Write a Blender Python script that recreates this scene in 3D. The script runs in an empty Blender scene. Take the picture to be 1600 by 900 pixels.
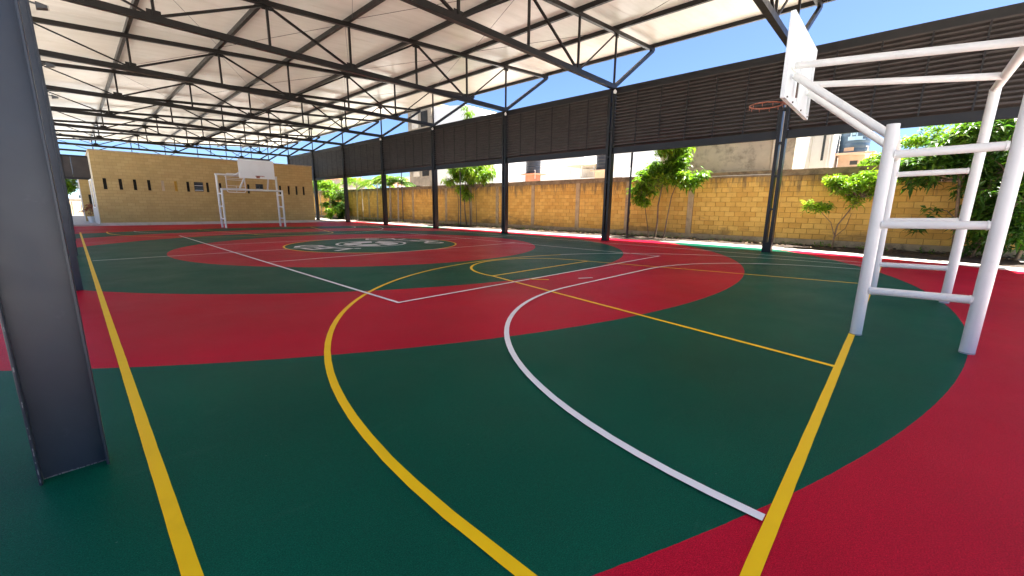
import bpy, math, random
import numpy as np
from mathutils import Vector, Matrix
R = math.radians
random.seed(7); rng = np.random.default_rng(7)
scene = bpy.context.scene
COL = scene.collection

# ------------------------------------------------------------------ camera
FPX, YAW, PITCH, ROLL = 637.17, 0.81698, 0.19446, 0.012193
CAM = Vector((-7.632, -14.235, 1.404))
cy, sy, cp, sp = math.cos(YAW), math.sin(YAW), math.cos(PITCH), math.sin(PITCH)
Fv = Vector((sy*cp, cy*cp, -sp)); Rv = Vector((cy, -sy, 0)); Uv = Rv.cross(Fv)
cr, sr = math.cos(ROLL), math.sin(ROLL)
R2 = Rv*cr + Uv*sr; U2 = -Rv*sr + Uv*cr
cd = bpy.data.cameras.new('camera'); cam = bpy.data.objects.new('camera', cd); COL.objects.link(cam)
cd.sensor_width = 36; cd.lens = FPX/1600*36; cd.clip_start = 0.05; cd.clip_end = 3000
cam.matrix_world = Matrix(((R2.x, U2.x, -Fv.x, CAM.x), (R2.y, U2.y, -Fv.y, CAM.y), (R2.z, U2.z, -Fv.z, CAM.z), (0, 0, 0, 1)))
scene.camera = cam
# ------------------------------------------------------------------ sky, sun, exposure
SUN_EL, SUN_AZ = 68.0, 125.0          # azimuth clockwise from +y: 90 = from +x
w = bpy.data.worlds.new('World'); scene.world = w; w.use_nodes = True
nt = w.node_tree; sky = nt.nodes.new('ShaderNodeTexSky'); sky.sky_type = 'NISHITA'; sky.sun_disc = False
sky.sun_elevation = R(SUN_EL); sky.sun_rotation = R(SUN_AZ); sky.air_density = 0.68; sky.dust_density = 1.1; sky.ozone_density = 9.0
bg = nt.nodes['Background']; bg.inputs['Strength'].default_value = 0.05
nt.links.new(sky.outputs[0], bg.inputs['Color'])
sl = bpy.data.lights.new('sun', 'SUN'); sl.energy = 5.0; sl.angle = R(0.53); sl.color = (1.0, 0.96, 0.89)
sun = bpy.data.objects.new('sun', sl); COL.objects.link(sun)
sd = Vector((math.sin(R(SUN_AZ))*math.cos(R(SUN_EL)), math.cos(R(SUN_AZ))*math.cos(R(SUN_EL)), math.sin(R(SUN_EL))))
sun.rotation_euler = sd.to_track_quat('Z', 'Y').to_euler()
sun.location = (0, 0, 40)
vs = scene.view_settings; vs.view_transform = 'Standard'; vs.look = 'None'; vs.gamma = 1; vs.exposure = 2.58
scene.render.engine = 'CYCLES'
scene.cycles.max_bounces = 9; scene.cycles.diffuse_bounces = 6; scene.cycles.glossy_bounces = 4; scene.cycles.transparent_max_bounces = 8
scene.cycles.sample_clamp_indirect = 8

# ------------------------------------------------------------------ materials
def nodes(name):
    m = bpy.data.materials.new(name); m.use_nodes = True
    return m, m.node_tree, m.node_tree.nodes['Principled BSDF']
def N(t, typ, **kw):
    n = t.nodes.new(typ)
    for k, v in kw.items():
        if k in n.inputs: n.inputs[k].default_value = v
        else: setattr(n, k, v)
    return n
def coords(t): return t.nodes.new('ShaderNodeNewGeometry').outputs['Position']
def noise(t, scale, detail=4, rough=0.6, vec=None, stretch=None):
    n = N(t, 'ShaderNodeTexNoise', Scale=scale, Detail=detail, Roughness=rough)
    v = vec if vec is not None else coords(t)
    if stretch:
        mp = N(t, 'ShaderNodeMapping'); mp.inputs['Scale'].default_value = stretch
        t.links.new(v, mp.inputs['Vector']); v = mp.outputs[0]
    t.links.new(v, n.inputs['Vector']); return n.outputs['Fac']
def ramp(t, fac, stops):
    r = t.nodes.new('ShaderNodeValToRGB'); e = r.color_ramp.elements
    while len(e) < len(stops): e.new(0.5)
    for el, (p, c) in zip(e, stops): el.position = p; el.color = (*c, 1) if len(c) == 3 else c
    t.links.new(fac, r.inputs[0]); return r.outputs[0]
def mix(t, fac, a, b, mode='MIX'):
    n = t.nodes.new('ShaderNodeMix'); n.data_type = 'RGBA'; n.blend_type = mode
    for s, v in ((n.inputs[0], fac), (n.inputs[6], a), (n.inputs[7], b)):
        if isinstance(v, (int, float)): s.default_value = v
        elif isinstance(v, tuple): s.default_value = (*v, 1) if len(v) == 3 else v
        else: t.links.new(v, s)
    return n.outputs[2]
def mth(t, op, a, b=0.0, c=None):
    n = t.nodes.new('ShaderNodeMath'); n.operation = op
    for s, v in zip(n.inputs, (a, b) if c is None else (a, b, c)):
        if isinstance(v, (int, float)): s.default_value = v
        else: t.links.new(v, s)
    return n.outputs[0]
def bump(t, b, h, strength=0.2, dist=0.01):
    n = N(t, 'ShaderNodeBump', Strength=strength, Distance=dist)
    t.links.new(h, n.inputs['Height']); t.links.new(n.outputs[0], b.inputs['Normal'])
def paint(name, col, rough=0.4, var=0.12, scale=6, metal=0, bmp=0.0, bscale=60, dirt=None, spec=0.5):
    m, t, b = nodes(name)
    f = noise(t, scale); lo = tuple(c*(1-var) for c in col); hi = tuple(min(1, c*(1+var)) for c in col)
    c = ramp(t, f, [(0.3, lo), (0.7, hi)])
    if dirt:
        d = ramp(t, noise(t, dirt[1], 6, 0.7), [(dirt[2], (0, 0, 0)), (dirt[2]+0.18, (1, 1, 1))])
        c = mix(t, mth(t, 'MULTIPLY', d, dirt[3]), c, dirt[0])
    t.links.new(c, b.inputs['Base Color']); b.inputs['Metallic'].default_value = metal
    b.inputs['Specular IOR Level'].default_value = spec
    rr = ramp(t, noise(t, scale*1.7), [(0.3, (rough*0.85,)*3), (0.7, (min(1, rough*1.2),)*3)])
    t.links.new(rr, b.inputs['Roughness'])
    if bmp: bump(t, b, noise(t, bscale, 6, 0.7), bmp, 0.01)
    return m

def court_material():
    m, t, b = nodes('court_acrylic')
    pos = coords(t); sx = t.nodes.new('ShaderNodeSeparateXYZ'); t.links.new(pos, sx.inputs[0])
    wob = mth(t, 'MULTIPLY', mth(t, 'SUBTRACT', noise(t, 9, 4), 0.5), 0.012)
    r = mth(t, 'ADD', mth(t, 'SQRT', mth(t, 'ADD', mth(t, 'MULTIPLY', sx.outputs[0], sx.outputs[0]), mth(t, 'MULTIPLY', sx.outputs[1], sx.outputs[1]))), wob)
    # green: r<3, 6..9, 12.1..15
    g = mth(t, 'LESS_THAN', r, 3.0)
    for a, bb in ((6.0, 9.0), (12.1, 15.0)):
        g = mth(t, 'ADD', g, mth(t, 'MULTIPLY', mth(t, 'GREATER_THAN', r, a), mth(t, 'LESS_THAN', r, bb)))
    mott = noise(t, 0.9, 6, 0.65); fine = noise(t, 42, 3, 0.7); spk = noise(t, 170, 3, 0.75); patch = noise(t, 0.32, 5, 0.6)
    red = mix(t, mott, (0.40, 0.0055, 0.023), (0.48, 0.0085, 0.034)); grn = mix(t, mott, (0.0018, 0.066, 0.039), (0.0030, 0.086, 0.052))
    c = mix(t, g, red, grn)
    k = ramp(t, fine, [(0.25, (0.86,)*3), (0.75, (1.12,)*3)]); c = mix(t, 1.0, c, k, 'MULTIPLY')
    k2 = ramp(t, spk, [(0.32, (0.52,)*3), (0.68, (1.5,)*3)]); c = mix(t, 1.0, c, k2, 'MULTIPLY')
    k3 = ramp(t, patch, [(0.3, (0.80,)*3), (0.7, (1.20,)*3)]); c = mix(t, 1.0, c, k3, 'MULTIPLY')
    # pale dusty scuffs, long streaks
    sc = noise(t, 1.3, 8, 0.75, stretch=(1.0, 3.2, 1)); scm = ramp(t, sc, [(0.60, (0, 0, 0)), (0.80, (1, 1, 1))])
    c = mix(t, mth(t, 'MULTIPLY', scm, 0.30), c, mix(t, 1.0, c, (1.35, 1.35, 1.35), 'MULTIPLY'))
    c = mix(t, mth(t, 'MULTIPLY', scm, 0.05), c, (0.30, 0.27, 0.24))
    tiny = N(t, 'ShaderNodeTexVoronoi', Scale=7.0, Randomness=1.0); t.links.new(pos, tiny.inputs['Vector'])
    dots = mth(t, 'LESS_THAN', tiny.outputs['Distance'], 0.03)
    c = mix(t, mth(t, 'MULTIPLY', dots, 0.12), c, (0.4, 0.38, 0.33))
    t.links.new(c, b.inputs['Base Color'])
    rr = ramp(t, mott, [(0.3, (0.36,)*3), (0.7, (0.48,)*3)]); t.links.new(rr, b.inputs['Roughness'])
    b.inputs['Specular IOR Level'].default_value = 0.035
    bump(t, b, mth(t, 'ADD', mth(t, 'MULTIPLY', fine, 0.4), spk), 0.5, 0.006)
    return m

def line_material(name, col):
    m, t, b = nodes(name)
    c = mix(t, noise(t, 5, 5), tuple(x*0.9 for x in col), col)
    worn = ramp(t, noise(t, 30, 6, 0.75), [(0.66, (0, 0, 0)), (0.78, (1, 1, 1))])
    c = mix(t, mth(t, 'MULTIPLY', worn, 0.45), c, tuple(x*0.45 for x in col))
    scuff = ramp(t, noise(t, 2.2, 6, 0.7), [(0.55, (0, 0, 0)), (0.8, (1, 1, 1))])
    c = mix(t, mth(t, 'MULTIPLY', scuff, 0.22), c, tuple(x*0.6 for x in col))
    t.links.new(c, b.inputs['Base Color']); b.inputs['Roughness'].default_value = 0.40; b.inputs['Specular IOR Level'].default_value = 0.12
    bump(t, b, noise(t, 170, 3, 0.75), 0.35, 0.004)
    return m

def block_material(name, lo, hi, stain=(0.10, 0.08, 0.055)):
    m, t, b = nodes(name)
    oi = t.nodes.new('ShaderNodeObjectInfo'); at = t.nodes.new('ShaderNodeAttribute'); at.attribute_name = 'var'
    rnd = mth(t, 'FRACT', mth(t, 'ADD', oi.outputs['Random'], at.outputs['Fac']))
    c = mix(t, rnd, lo, hi)
    c = mix(t, ramp(t, noise(t, 3.0, 6, 0.7), [(0.35, (0, 0, 0)), (0.75, (0.45,)*3)]), c, tuple(x*0.6 for x in lo))
    c = mix(t, ramp(t, noise(t, 40, 4, 0.7), [(0.55, (0, 0, 0)), (0.8, (0.4,)*3)]), c, tuple(min(1, x*1.25) for x in hi))
    # run-off stains under the coping: water marks with their own streaky outline
    st = noise(t, 2.4, 6, 0.7, stretch=(1, 1.6, 0.22))
    sx = t.nodes.new('ShaderNodeSeparateXYZ'); t.links.new(coords(t), sx.inputs[0])
    hgt = N(t, 'ShaderNodeMapRange'); hgt.inputs['From Min'].default_value = 1.9; hgt.inputs['From Max'].default_value = 2.9
    t.links.new(sx.outputs[2], hgt.inputs['Value'])
    sm = ramp(t, mth(t, 'ADD', st, mth(t, 'MULTIPLY', hgt.outputs[0], 0.27)), [(0.62, (0, 0, 0)), (0.78, (1, 1, 1))])
    c = mix(t, mth(t, 'MULTIPLY', sm, 0.75), c, stain)
    low = N(t, 'ShaderNodeMapRange'); low.inputs['From Min'].default_value = 0.95; low.inputs['From Max'].default_value = 0.25
    t.links.new(sx.outputs[2], low.inputs['Value'])
    dm = ramp(t, mth(t, 'ADD', noise(t, 1.1, 6, 0.65, stretch=(1, 0.7, 2)), mth(t, 'MULTIPLY', low.outputs[0], 0.2)), [(0.64, (0, 0, 0)), (0.76, (1, 1, 1))])
    c = mix(t, mth(t, 'MULTIPLY', dm, 0.6), c, (0.16, 0.11, 0.055))
    t.links.new(c, b.inputs['Base Color']); b.inputs['Roughness'].default_value = 0.85
    bump(t, b, noise(t, 55, 6, 0.75), 0.5, 0.012)
    return m

def brick_tex_material(name, c1, c2, mortar, bw, bh, axis='X'):
    m, t, b = nodes(name)
    sx = t.nodes.new('ShaderNodeSeparateXYZ'); t.links.new(coords(t), sx.inputs[0])
    cb = t.nodes.new('ShaderNodeCombineXYZ')
    t.links.new(sx.outputs[0 if axis == 'X' else 1], cb.inputs[0]); t.links.new(sx.outputs[2], cb.inputs[1])
    br = N(t, 'ShaderNodeTexBrick'); br.inputs['Scale'].default_value = 1
    br.inputs['Brick Width'].default_value = bw; br.inputs['Row Height'].default_value = bh; br.inputs['Mortar Size'].default_value = 0.008
    br.inputs['Color1'].default_value = (*c1, 1); br.inputs['Color2'].default_value = (*c2, 1); br.inputs['Mortar'].default_value = (*mortar, 1)
    t.links.new(cb.outputs[0], br.inputs['Vector'])
    c = mix(t, ramp(t, noise(t, 0.8, 6, 0.7), [(0.3, (0,)*3), (0.8, (0.5,)*3)]), br.outputs['Color'], tuple(x*0.7 for x in c1))
    c = mix(t, ramp(t, noise(t, 1.6, 7, 0.75, stretch=(1, 1, 0.3)), [(0.55, (0,)*3), (0.8, (0.45,)*3)]), c, tuple(x*0.5 for x in c2))
    t.links.new(c, b.inputs['Base Color']); b.inputs['Roughness'].default_value = 0.85
    bump(t, b, mth(t, 'ADD', mth(t, 'MULTIPLY', br.outputs['Fac'], -1.0), mth(t, 'MULTIPLY', noise(t, 30, 4), 0.5)), 0.5, 0.01)
    return m

def leaf_material(name, dark, light, yellow):
    m, t, b = nodes(name)
    at = t.nodes.new('ShaderNodeAttribute'); at.attribute_name = 'var'
    c = ramp(t, at.outputs['Fac'], [(0.0, dark), (0.55, light), (1.0, yellow)])
    t.links.new(c, b.inputs['Base Color']); b.inputs['Roughness'].default_value = 0.38
    tr = t.nodes.new('ShaderNodeBsdfTranslucent'); t.links.new(mix(t, 1.0, c, (1.5, 1.7, 0.6), 'MULTIPLY'), tr.inputs[0])
    ms = t.nodes.new('ShaderNodeMixShader'); ms.inputs[0].default_value = 0.5
    t.links.new(b.outputs[0], ms.inputs[1]); t.links.new(tr.outputs[0], ms.inputs[2])
    t.links.new(ms.outputs[0], t.nodes['Material Output'].inputs['Surface'])
    return m

def roof_material():
    m, t, b = nodes('roof_sheet_white')
    c = mix(t, ramp(t, noise(t, 0.35, 5, 0.6, stretch=(1, 0.4, 1)), [(0.3, (0,)*3), (0.75, (1,)*3)]), (0.74, 0.70, 0.64), (0.63, 0.58, 0.51))
    c = mix(t, ramp(t, noise(t, 1.2, 7, 0.7, stretch=(0.35, 2.5, 1)), [(0.45, (0,)*3), (0.75, (0.40,)*3)]), c, (0.46, 0.40, 0.32))
    t.links.new(c, b.inputs['Base Color']); b.inputs['Roughness'].default_value = 0.27; b.inputs['Specular IOR Level'].default_value = 0.5
    bump(t, b, noise(t, 1.1, 3, 0.5, stretch=(0.5, 3.0, 1)), 0.22, 0.03)
    tr = t.nodes.new('ShaderNodeBsdfTranslucent'); tr.inputs[0].default_value = (0.90, 0.86, 0.80, 1)  # translucency added so sun through the sheets fills the space below
    ms = t.nodes.new('ShaderNodeMixShader'); ms.inputs[0].default_value = 0.105
    t.links.new(b.outputs[0], ms.inputs[1]); t.links.new(tr.outputs[0], ms.inputs[2])
    t.links.new(ms.outputs[0], t.nodes['Material Output'].inputs['Surface'])
    return m

M = {}
M['court'] = court_material()
M['yellow_line'] = line_material('yellow_line', (0.95, 0.60, 0.006))
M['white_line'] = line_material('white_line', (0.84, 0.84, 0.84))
M['steel'] = paint('dark_steel', (0.010, 0.0098, 0.0105), 0.33, 0.2, 3, dirt=((0.030, 0.025, 0.022), 5, 0.60, 0.5), spec=0.35)
M['column'] = paint('column_paint', (0.030, 0.035, 0.044), 0.38, 0.15, 2.2, bmp=0.06, bscale=25, dirt=((0.12, 0.12, 0.125), 7, 0.63, 0.55))
M['truss'] = paint('truss_paint', (0.0095, 0.0075, 0.0065), 0.38, 0.2, 3, dirt=((0.028, 0.020, 0.015), 6, 0.60, 0.5), spec=0.28)
M['slat'] = paint('slat_brown', (0.030, 0.022, 0.019), 0.42, 0.3, 2.5, dirt=((0.07, 0.06, 0.052), 9, 0.6, 0.4))
M['slat_lip'] = paint('slat_lip_brown', (0.060, 0.050, 0.046), 0.4, 0.25, 2.5)
M['weld'] = paint('weld_scale', (0.22, 0.21, 0.20), 0.7, 0.3, 40)
M['roof'] = roof_material()
M['white_paint'] = paint('goal_white_paint', (0.69, 0.70, 0.68), 0.33, 0.05, 3, dirt=((0.34, 0.29, 0.23), 5, 0.60, 0.35))
M['board'] = paint('board_white', (0.76, 0.79, 0.785), 0.35, 0.04, 2, dirt=((0.45, 0.42, 0.38), 4, 0.6, 0.3))
M['rust_rim'] = paint('rim_orange', (0.38, 0.125, 0.07), 0.5, 0.25, 20, dirt=((0.55, 0.45, 0.38), 30, 0.55, 0.6))
M['bolt'] = paint('bolt_metal', (0.10, 0.07, 0.05), 0.5, 0.3, 50)
M['concrete'] = paint('concrete_path', (0.60, 0.56, 0.49), 0.85, 0.15, 1.3, bmp=0.3, bscale=40, dirt=((0.26, 0.23, 0.18), 2.5, 0.55, 0.55))
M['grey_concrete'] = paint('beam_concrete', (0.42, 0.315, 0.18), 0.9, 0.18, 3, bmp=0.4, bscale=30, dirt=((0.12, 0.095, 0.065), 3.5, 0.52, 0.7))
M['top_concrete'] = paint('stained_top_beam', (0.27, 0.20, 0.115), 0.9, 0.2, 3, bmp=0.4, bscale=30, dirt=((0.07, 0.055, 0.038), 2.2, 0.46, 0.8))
M['yard'] = paint('yard_concrete', (0.62, 0.59, 0.54), 0.9, 0.15, 0.5, bmp=0.2, bscale=12, dirt=((0.28, 0.26, 0.22), 0.8, 0.55, 0.5))
M['earth'] = paint('earth', (0.20, 0.165, 0.115), 0.95, 0.3, 0.2)
M['soil'] = paint('planter_soil', (0.045, 0.029, 0.018), 0.95, 0.45, 12, bmp=1.0, bscale=18)
M['block'] = block_material('yellow_block', (0.62, 0.345, 0.068), (0.77, 0.475, 0.115))
M['mortar'] = paint('mortar', (0.33, 0.195, 0.062), 0.9, 0.25, 10, bmp=0.3)
M['far_block'] = brick_tex_material('tan_block', (0.50, 0.35, 0.135), (0.57, 0.41, 0.17), (0.37, 0.26, 0.11), 0.4, 0.2, 'X')
M['far_block_lit'] = brick_tex_material('tan_block_side_lit', (0.60, 0.52, 0.37), (0.64, 0.56, 0.41), (0.46, 0.38, 0.26), 0.4, 0.2, 'Y')  # end walls paler than the front: light on that face put into colour
M['render_grey'] = paint('stained_render', (0.60, 0.54, 0.45), 0.9, 0.12, 1.2, bmp=0.3, bscale=14, dirt=((0.16, 0.13, 0.10), 1.3, 0.52, 0.75))
M['house_white'] = paint('house_white', (0.80, 0.79, 0.77), 0.8, 0.05, 1.5, dirt=((0.5, 0.47, 0.42), 1.2, 0.6, 0.4))
M['house_cream'] = paint('house_cream', (0.66, 0.55, 0.40), 0.85, 0.1, 1.5, dirt=((0.4, 0.33, 0.24), 1.5, 0.58, 0.5))
M['house_tower'] = paint('tower_concrete', (0.30, 0.25, 0.19), 0.9, 0.18, 1.4, bmp=0.2, dirt=((0.13, 0.11, 0.09), 1.2, 0.52, 0.7))
M['terracotta'] = paint('terracotta', (0.50, 0.21, 0.12), 0.85, 0.15, 4)
M['peach'] = paint('peach_render', (0.62, 0.42, 0.29), 0.85, 0.1, 4, dirt=((0.35, 0.27, 0.2), 4, 0.58, 0.5))
M['ochre'] = paint('ochre', (0.62, 0.36, 0.05), 0.7, 0.1, 4)
M['tank_black'] = paint('tank_black', (0.030, 0.033, 0.042), 0.4, 0.15, 3)
M['tank_blue'] = paint('tank_blue', (0.075, 0.125, 0.185), 0.42, 0.12, 3, dirt=((0.2, 0.24, 0.28), 3, 0.58, 0.5))
M['emblem'] = paint('emblem_pale_blue', (0.42, 0.62, 0.80), 0.5, 0.05, 3)
M['glass'] = paint('window_glass', (0.04, 0.05, 0.06), 0.08, 0.2, 1)
M['dark_inside'] = paint('dark_inside', (0.012, 0.011, 0.010), 0.9, 0.1, 1)
M['frame_white'] = paint('frame_white', (0.74, 0.74, 0.73), 0.4, 0.05, 3)
M['frame_dark'] = paint('frame_dark', (0.05, 0.05, 0.05), 0.4, 0.1, 3)
M['bark'] = paint('bark', (0.17, 0.115, 0.07), 0.9, 0.35, 9, bmp=0.6, bscale=30)
M['bark_pale'] = paint('bark_pale', (0.38, 0.32, 0.24), 0.9, 0.25, 9, bmp=0.4, bscale=30)
M['bark_red'] = paint('bark_red', (0.22, 0.085, 0.05), 0.9, 0.3, 9, bmp=0.5, bscale=30)
M['leaf_lush'] = leaf_material('leaf_lush', (0.055, 0.13, 0.015), (0.15, 0.27, 0.022), (0.32, 0.40, 0.035))
M['leaf_dark'] = leaf_material('leaf_dark', (0.022, 0.062, 0.012), (0.055, 0.13, 0.018), (0.15, 0.24, 0.025))
M['leaf_lime'] = leaf_material('leaf_lime', (0.075, 0.16, 0.016), (0.17, 0.29, 0.022), (0.34, 0.42, 0.035))
M['litter'] = paint('leaf_litter', (0.12, 0.075, 0.035), 0.9, 0.5, 20)
M['red_flower'] = paint('rust_flower', (0.30, 0.10, 0.05), 0.8, 0.3, 20)

# ------------------------------------------------------------------ mesh helpers
ORG = {}
def mesh_obj(name, V, F, mat, parent=None, origin=None, smooth=False, var=None):
    """one mesh object; V is in world space, the object's own origin is its thing's origin"""
    o0 = Vector(origin) if origin is not None else (ORG[parent.name] if parent is not None else Vector((0, 0, 0)))
    me = bpy.data.meshes.new(name)
    V = np.asarray(V, dtype=float).reshape(-1, 3) - np.array(o0)
    me.from_pydata(V.tolist(), [], F if isinstance(F, list) else F.tolist())
    if smooth: me.polygons.foreach_set('use_smooth', [True]*len(me.polygons))
    if var is not None:
        a = me.attributes.new('var', 'FLOAT', 'POINT'); a.data.foreach_set('value', np.asarray(var, dtype=np.float32))
    me.materials.append(M[mat] if isinstance(mat, str) else mat)
    me.update()
    o = bpy.data.objects.new(name, me); COL.objects.link(o)
    if parent is not None:
        o.parent = parent; ORG[o.name] = ORG[parent.name]
    else:
        o.location = o0; ORG[o.name] = o0
    return o
class MB:
    def __init__(s): s.V = []; s.F = []; s.var = []
    def add(s, vs, fs, var=0.0):
        k = len(s.V); s.V += [tuple(v) for v in vs]; s.F += [tuple(i+k for i in f) for f in fs]; s.var += [var]*len(vs); return s
    def box(s, x0, x1, y0, y1, z0, z1, var=0.0):
        vs = [(x, y, z) for x in (x0, x1) for y in (y0, y1) for z in (z0, z1)]
        return s.add(vs, [(0, 1, 3, 2), (4, 6, 7, 5), (0, 4, 5, 1), (2, 3, 7, 6), (0, 2, 6, 4), (1, 5, 7, 3)], var)
    def bar(s, p, q, w, h, up=(0, 0, 1)):
        p = Vector(p); q = Vector(q); d = (q-p).normalized(); a = d.cross(Vector(up))
        if a.length < 1e-4: a = d.cross(Vector((1, 0, 0)))
        a.normalize(); b = a.cross(d).normalized()
        vs = [c + a*(i*w/2) + b*(j*h/2) for c in (p, q) for i, j in ((-1, -1), (1, -1), (1, 1), (-1, 1))]
        return s.add(vs, [(0, 1, 2, 3), (7, 6, 5, 4), (0, 4, 5, 1), (1, 5, 6, 2), (2, 6, 7, 3), (3, 7, 4, 0)])
    def tube(s, pts, rad, n=12, cap=True):
        pts = [Vector(p) for p in pts]; m = len(pts)
        rad = [rad]*m if isinstance(rad, (int, float)) else rad
        vs = []; fs = []
        ref = None
        for i, p in enumerate(pts):
            d = (pts[min(i+1, m-1)] - pts[max(i-1, 0)]).normalized()
            if ref is None: ref = d.cross(Vector((0.13, 0.37, 1))); ref = ref if ref.length > 0.05 else d.cross(Vector((1, 0, 0)))
            a = (ref - d*ref.dot(d)).normalized(); ref = a; b = d.cross(a)
            vs += [p + (a*math.cos(k*2*math.pi/n) + b*math.sin(k*2*math.pi/n))*rad[i] for k in range(n)]
        for i in range(m-1):
            for k in range(n): fs.append((i*n+k, i*n+(k+1) % n, (i+1)*n+(k+1) % n, (i+1)*n+k))
        if cap: fs.append(tuple(range(n-1, -1, -1))); fs.append(tuple((m-1)*n+k for k in range(n)))
        return s.add(vs, fs)
    def lathe(s, c, prof, n=28):
        vs = []; fs = []; m = len(prof)
        for r, z in prof: vs += [(c[0]+r*math.cos(k*2*math.pi/n), c[1]+r*math.sin(k*2*math.pi/n), c[2]+z) for k in range(n)]
        for i in range(m-1):
            for k in range(n): fs.append((i*n+k, i*n+(k+1) % n, (i+1)*n+(k+1) % n, (i+1)*n+k))
        fs.append(tuple(range(n-1, -1, -1))); fs.append(tuple((m-1)*n+k for k in range(n)))
        return s.add(vs, fs)
    def poly(s, pts, z): return s.add([(x, y, z) for x, y in pts], [tuple(range(len(pts)))])
    def strip(s, pts, wid, z, closed=False):
        pts = [Vector((p[0], p[1])) for p in pts]; vs = []
        if not closed:
            q = []
            for a, b in zip(pts[:-1], pts[1:]):
                k = max(1, int((b-a).length/0.12)); q += [a.lerp(b, i/k) for i in range(k)]
            pts = q+[pts[-1]]
        n = len(pts)
        for i in range(n):
            if closed: d0 = pts[i]-pts[i-1]; d1 = pts[(i+1) % n]-pts[i]
            else: d0 = pts[i]-pts[max(i-1, 0)]; d1 = pts[min(i+1, n-1)]-pts[i]
            if d0.length < 1e-9: d0 = d1
            if d1.length < 1e-9: d1 = d0
            d0.normalize(); d1.normalize(); t = (d0+d1).normalized(); nn = Vector((-t.y, t.x)); k = wid/2/max(0.3, t.dot(d0))
            j1, j2 = rng.uniform(-0.0009, 0.0009, 2) if 0 < i < n-1 else (0, 0)
            vs += [(*(pts[i]+nn*(k+j1)), z), (*(pts[i]-nn*(k+j2)), z)]
        fs = [(2*i, 2*i+1, 2*i+3, 2*i+2) for i in range(n-1)]
        if closed: fs.append((2*n-2, 2*n-1, 1, 0))
        return s.add(vs, fs)
    def build(s, name, mat, parent=None, origin=None, smooth=False, var=False):
        return mesh_obj(name, s.V, s.F, mat, parent, origin, smooth, s.var if var else None)
def tag(o, label=None, cat=None, group=None, kind=None):
    for k, v in (('label', label), ('category', cat), ('group', group), ('kind', kind)):
        if v: o[k] = v
    return o
def thing(name, label, cat, loc, group=None):
    o = bpy.data.objects.new(name, None); o.empty_display_size = 0.2; COL.objects.link(o)
    o.location = loc; ORG[o.name] = Vector(loc); return tag(o, label, cat, group)
def link_copy(o, parent=None):
    c = o.copy(); COL.objects.link(c); c.parent = parent; return c
def copy_tree(root, loc, label=None):
    r = link_copy(root); r.location = loc; ORG[r.name] = Vector(loc)
    if label: r['label'] = label
    for ch in list(root.children):
        c = link_copy(ch, r)
        for g in list(ch.children): link_copy(g, c)
    return r
def smooth_angle(o, ang=40):
    o.data.polygons.foreach_set('use_smooth', [True]*len(o.data.polygons))
    o.data.set_sharp_from_angle(angle=R(ang)); return o
def bevel(o, w=0.006, seg=2):
    md = o.modifiers.new('bevel', 'BEVEL'); md.width = w; md.segments = seg; md.limit_method = 'ANGLE'; return o
def arc(cx, cy_, r, a0, a1, n=48): return [(cx+r*math.cos(R(a0+(a1-a0)*i/n)), cy_+r*math.sin(R(a0+(a1-a0)*i/n))) for i in range(n+1)]
ORD = ['first', 'second', 'third', 'fourth', 'fifth', 'sixth', 'seventh', 'eighth', 'ninth', 'tenth', 'eleventh', 'twelfth', 'thirteenth']

# ------------------------------------------------------------------ ground, court, path
tag(MB().poly([(-900, -900), (900, -900), (900, 900), (-900, 900)], -0.16).build('ground', 'earth'), kind='structure')
tag(MB().poly([(-40, -60), (13.0, -60), (13.0, -16.95), (7.9, -16.95), (8.0, 80), (-40, 80)], -0.02).build('yard', 'yard'), kind='structure')
tag(MB().poly([(13.3, -60), (75, -60), (75, 120), (13.3, 120)], -0.02).build('added_bounce_yard', 'yard'), kind='structure')  # unseen pale paving, added to bounce sunlight onto the house fronts
EDGE = [(8.25, -16.95), (8.35, -16.6), (8.95, -15.4), (9.7, -13.5), (10.2, -11.6), (10.4, -8.5), (10.3, -4), (10.1, 0), (9.95, 8), (9.9, 15), (9.9, 21.4)]
court = tag(MB().poly([(-10.4, -16.95)] + EDGE + [(-10.4, 21.4)], 0.0).build('court', 'court'), kind='structure')
path = MB()
for a, b in zip(EDGE[:-1], EDGE[1:]): path.add([(a[0], a[1], -0.006), (a[0]+1.15, a[1], -0.006), (b[0]+1.15, b[1], -0.006), (b[0], b[1], -0.006)], [(0, 1, 2, 3)])
path.add([(-10.4, 21.4, -0.004), (11.05, 21.4, -0.006), (11.05, 60, -0.006), (-10.4, 60, -0.004)], [(0, 1, 2, 3)])
tag(path.build('concrete_path', 'concrete'), kind='structure')
tag(MB().box(-10.4, 9.9, 21.40, 21.62, -0.1, 0.10).build('kerb', 'concrete'), kind='structure')
# soil bed, lumpy
nx, ny = 12, 260
sv = []; sf = []
for j in range(ny):
    for i in range(nx):
        y = -16.95+77*j/(ny-1); xe = float(np.interp(y, [e[1] for e in EDGE], [e[0] for e in EDGE]))+1.15; x = xe+(13.1-xe)*i/(nx-1)
        sv.append((x, y, -0.03+0.09*min(1, i/3)*rng.uniform(0.4, 1.0)+0.02*rng.uniform(-1, 1)))
for j in range(ny-1):
    for i in range(nx-1): k = j*nx+i; sf.append((k, k+1, k+nx+1, k+nx))
tag(mesh_obj('soil_bed', sv, sf, 'soil'), kind='structure')
lm = MB()
for i in range(900):
    x = rng.uniform(11.0, 13.0); y = rng.uniform(-19, 26); z = 0.10
    a = rng.uniform(0, 6.28); L = rng.uniform(0.03, 0.09); ux, uy = math.cos(a)*L, math.sin(a)*L
    lm.add([(x-ux, y-uy, z-0.02), (x-uy*0.4, y+ux*0.4, z+rng.uniform(0, 0.02)), (x+ux, y+uy, z+rng.uniform(-0.02, 0.02)), (x+uy*0.4, y-ux*0.4, z-0.02)], [(0, 1, 2, 3)])
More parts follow.
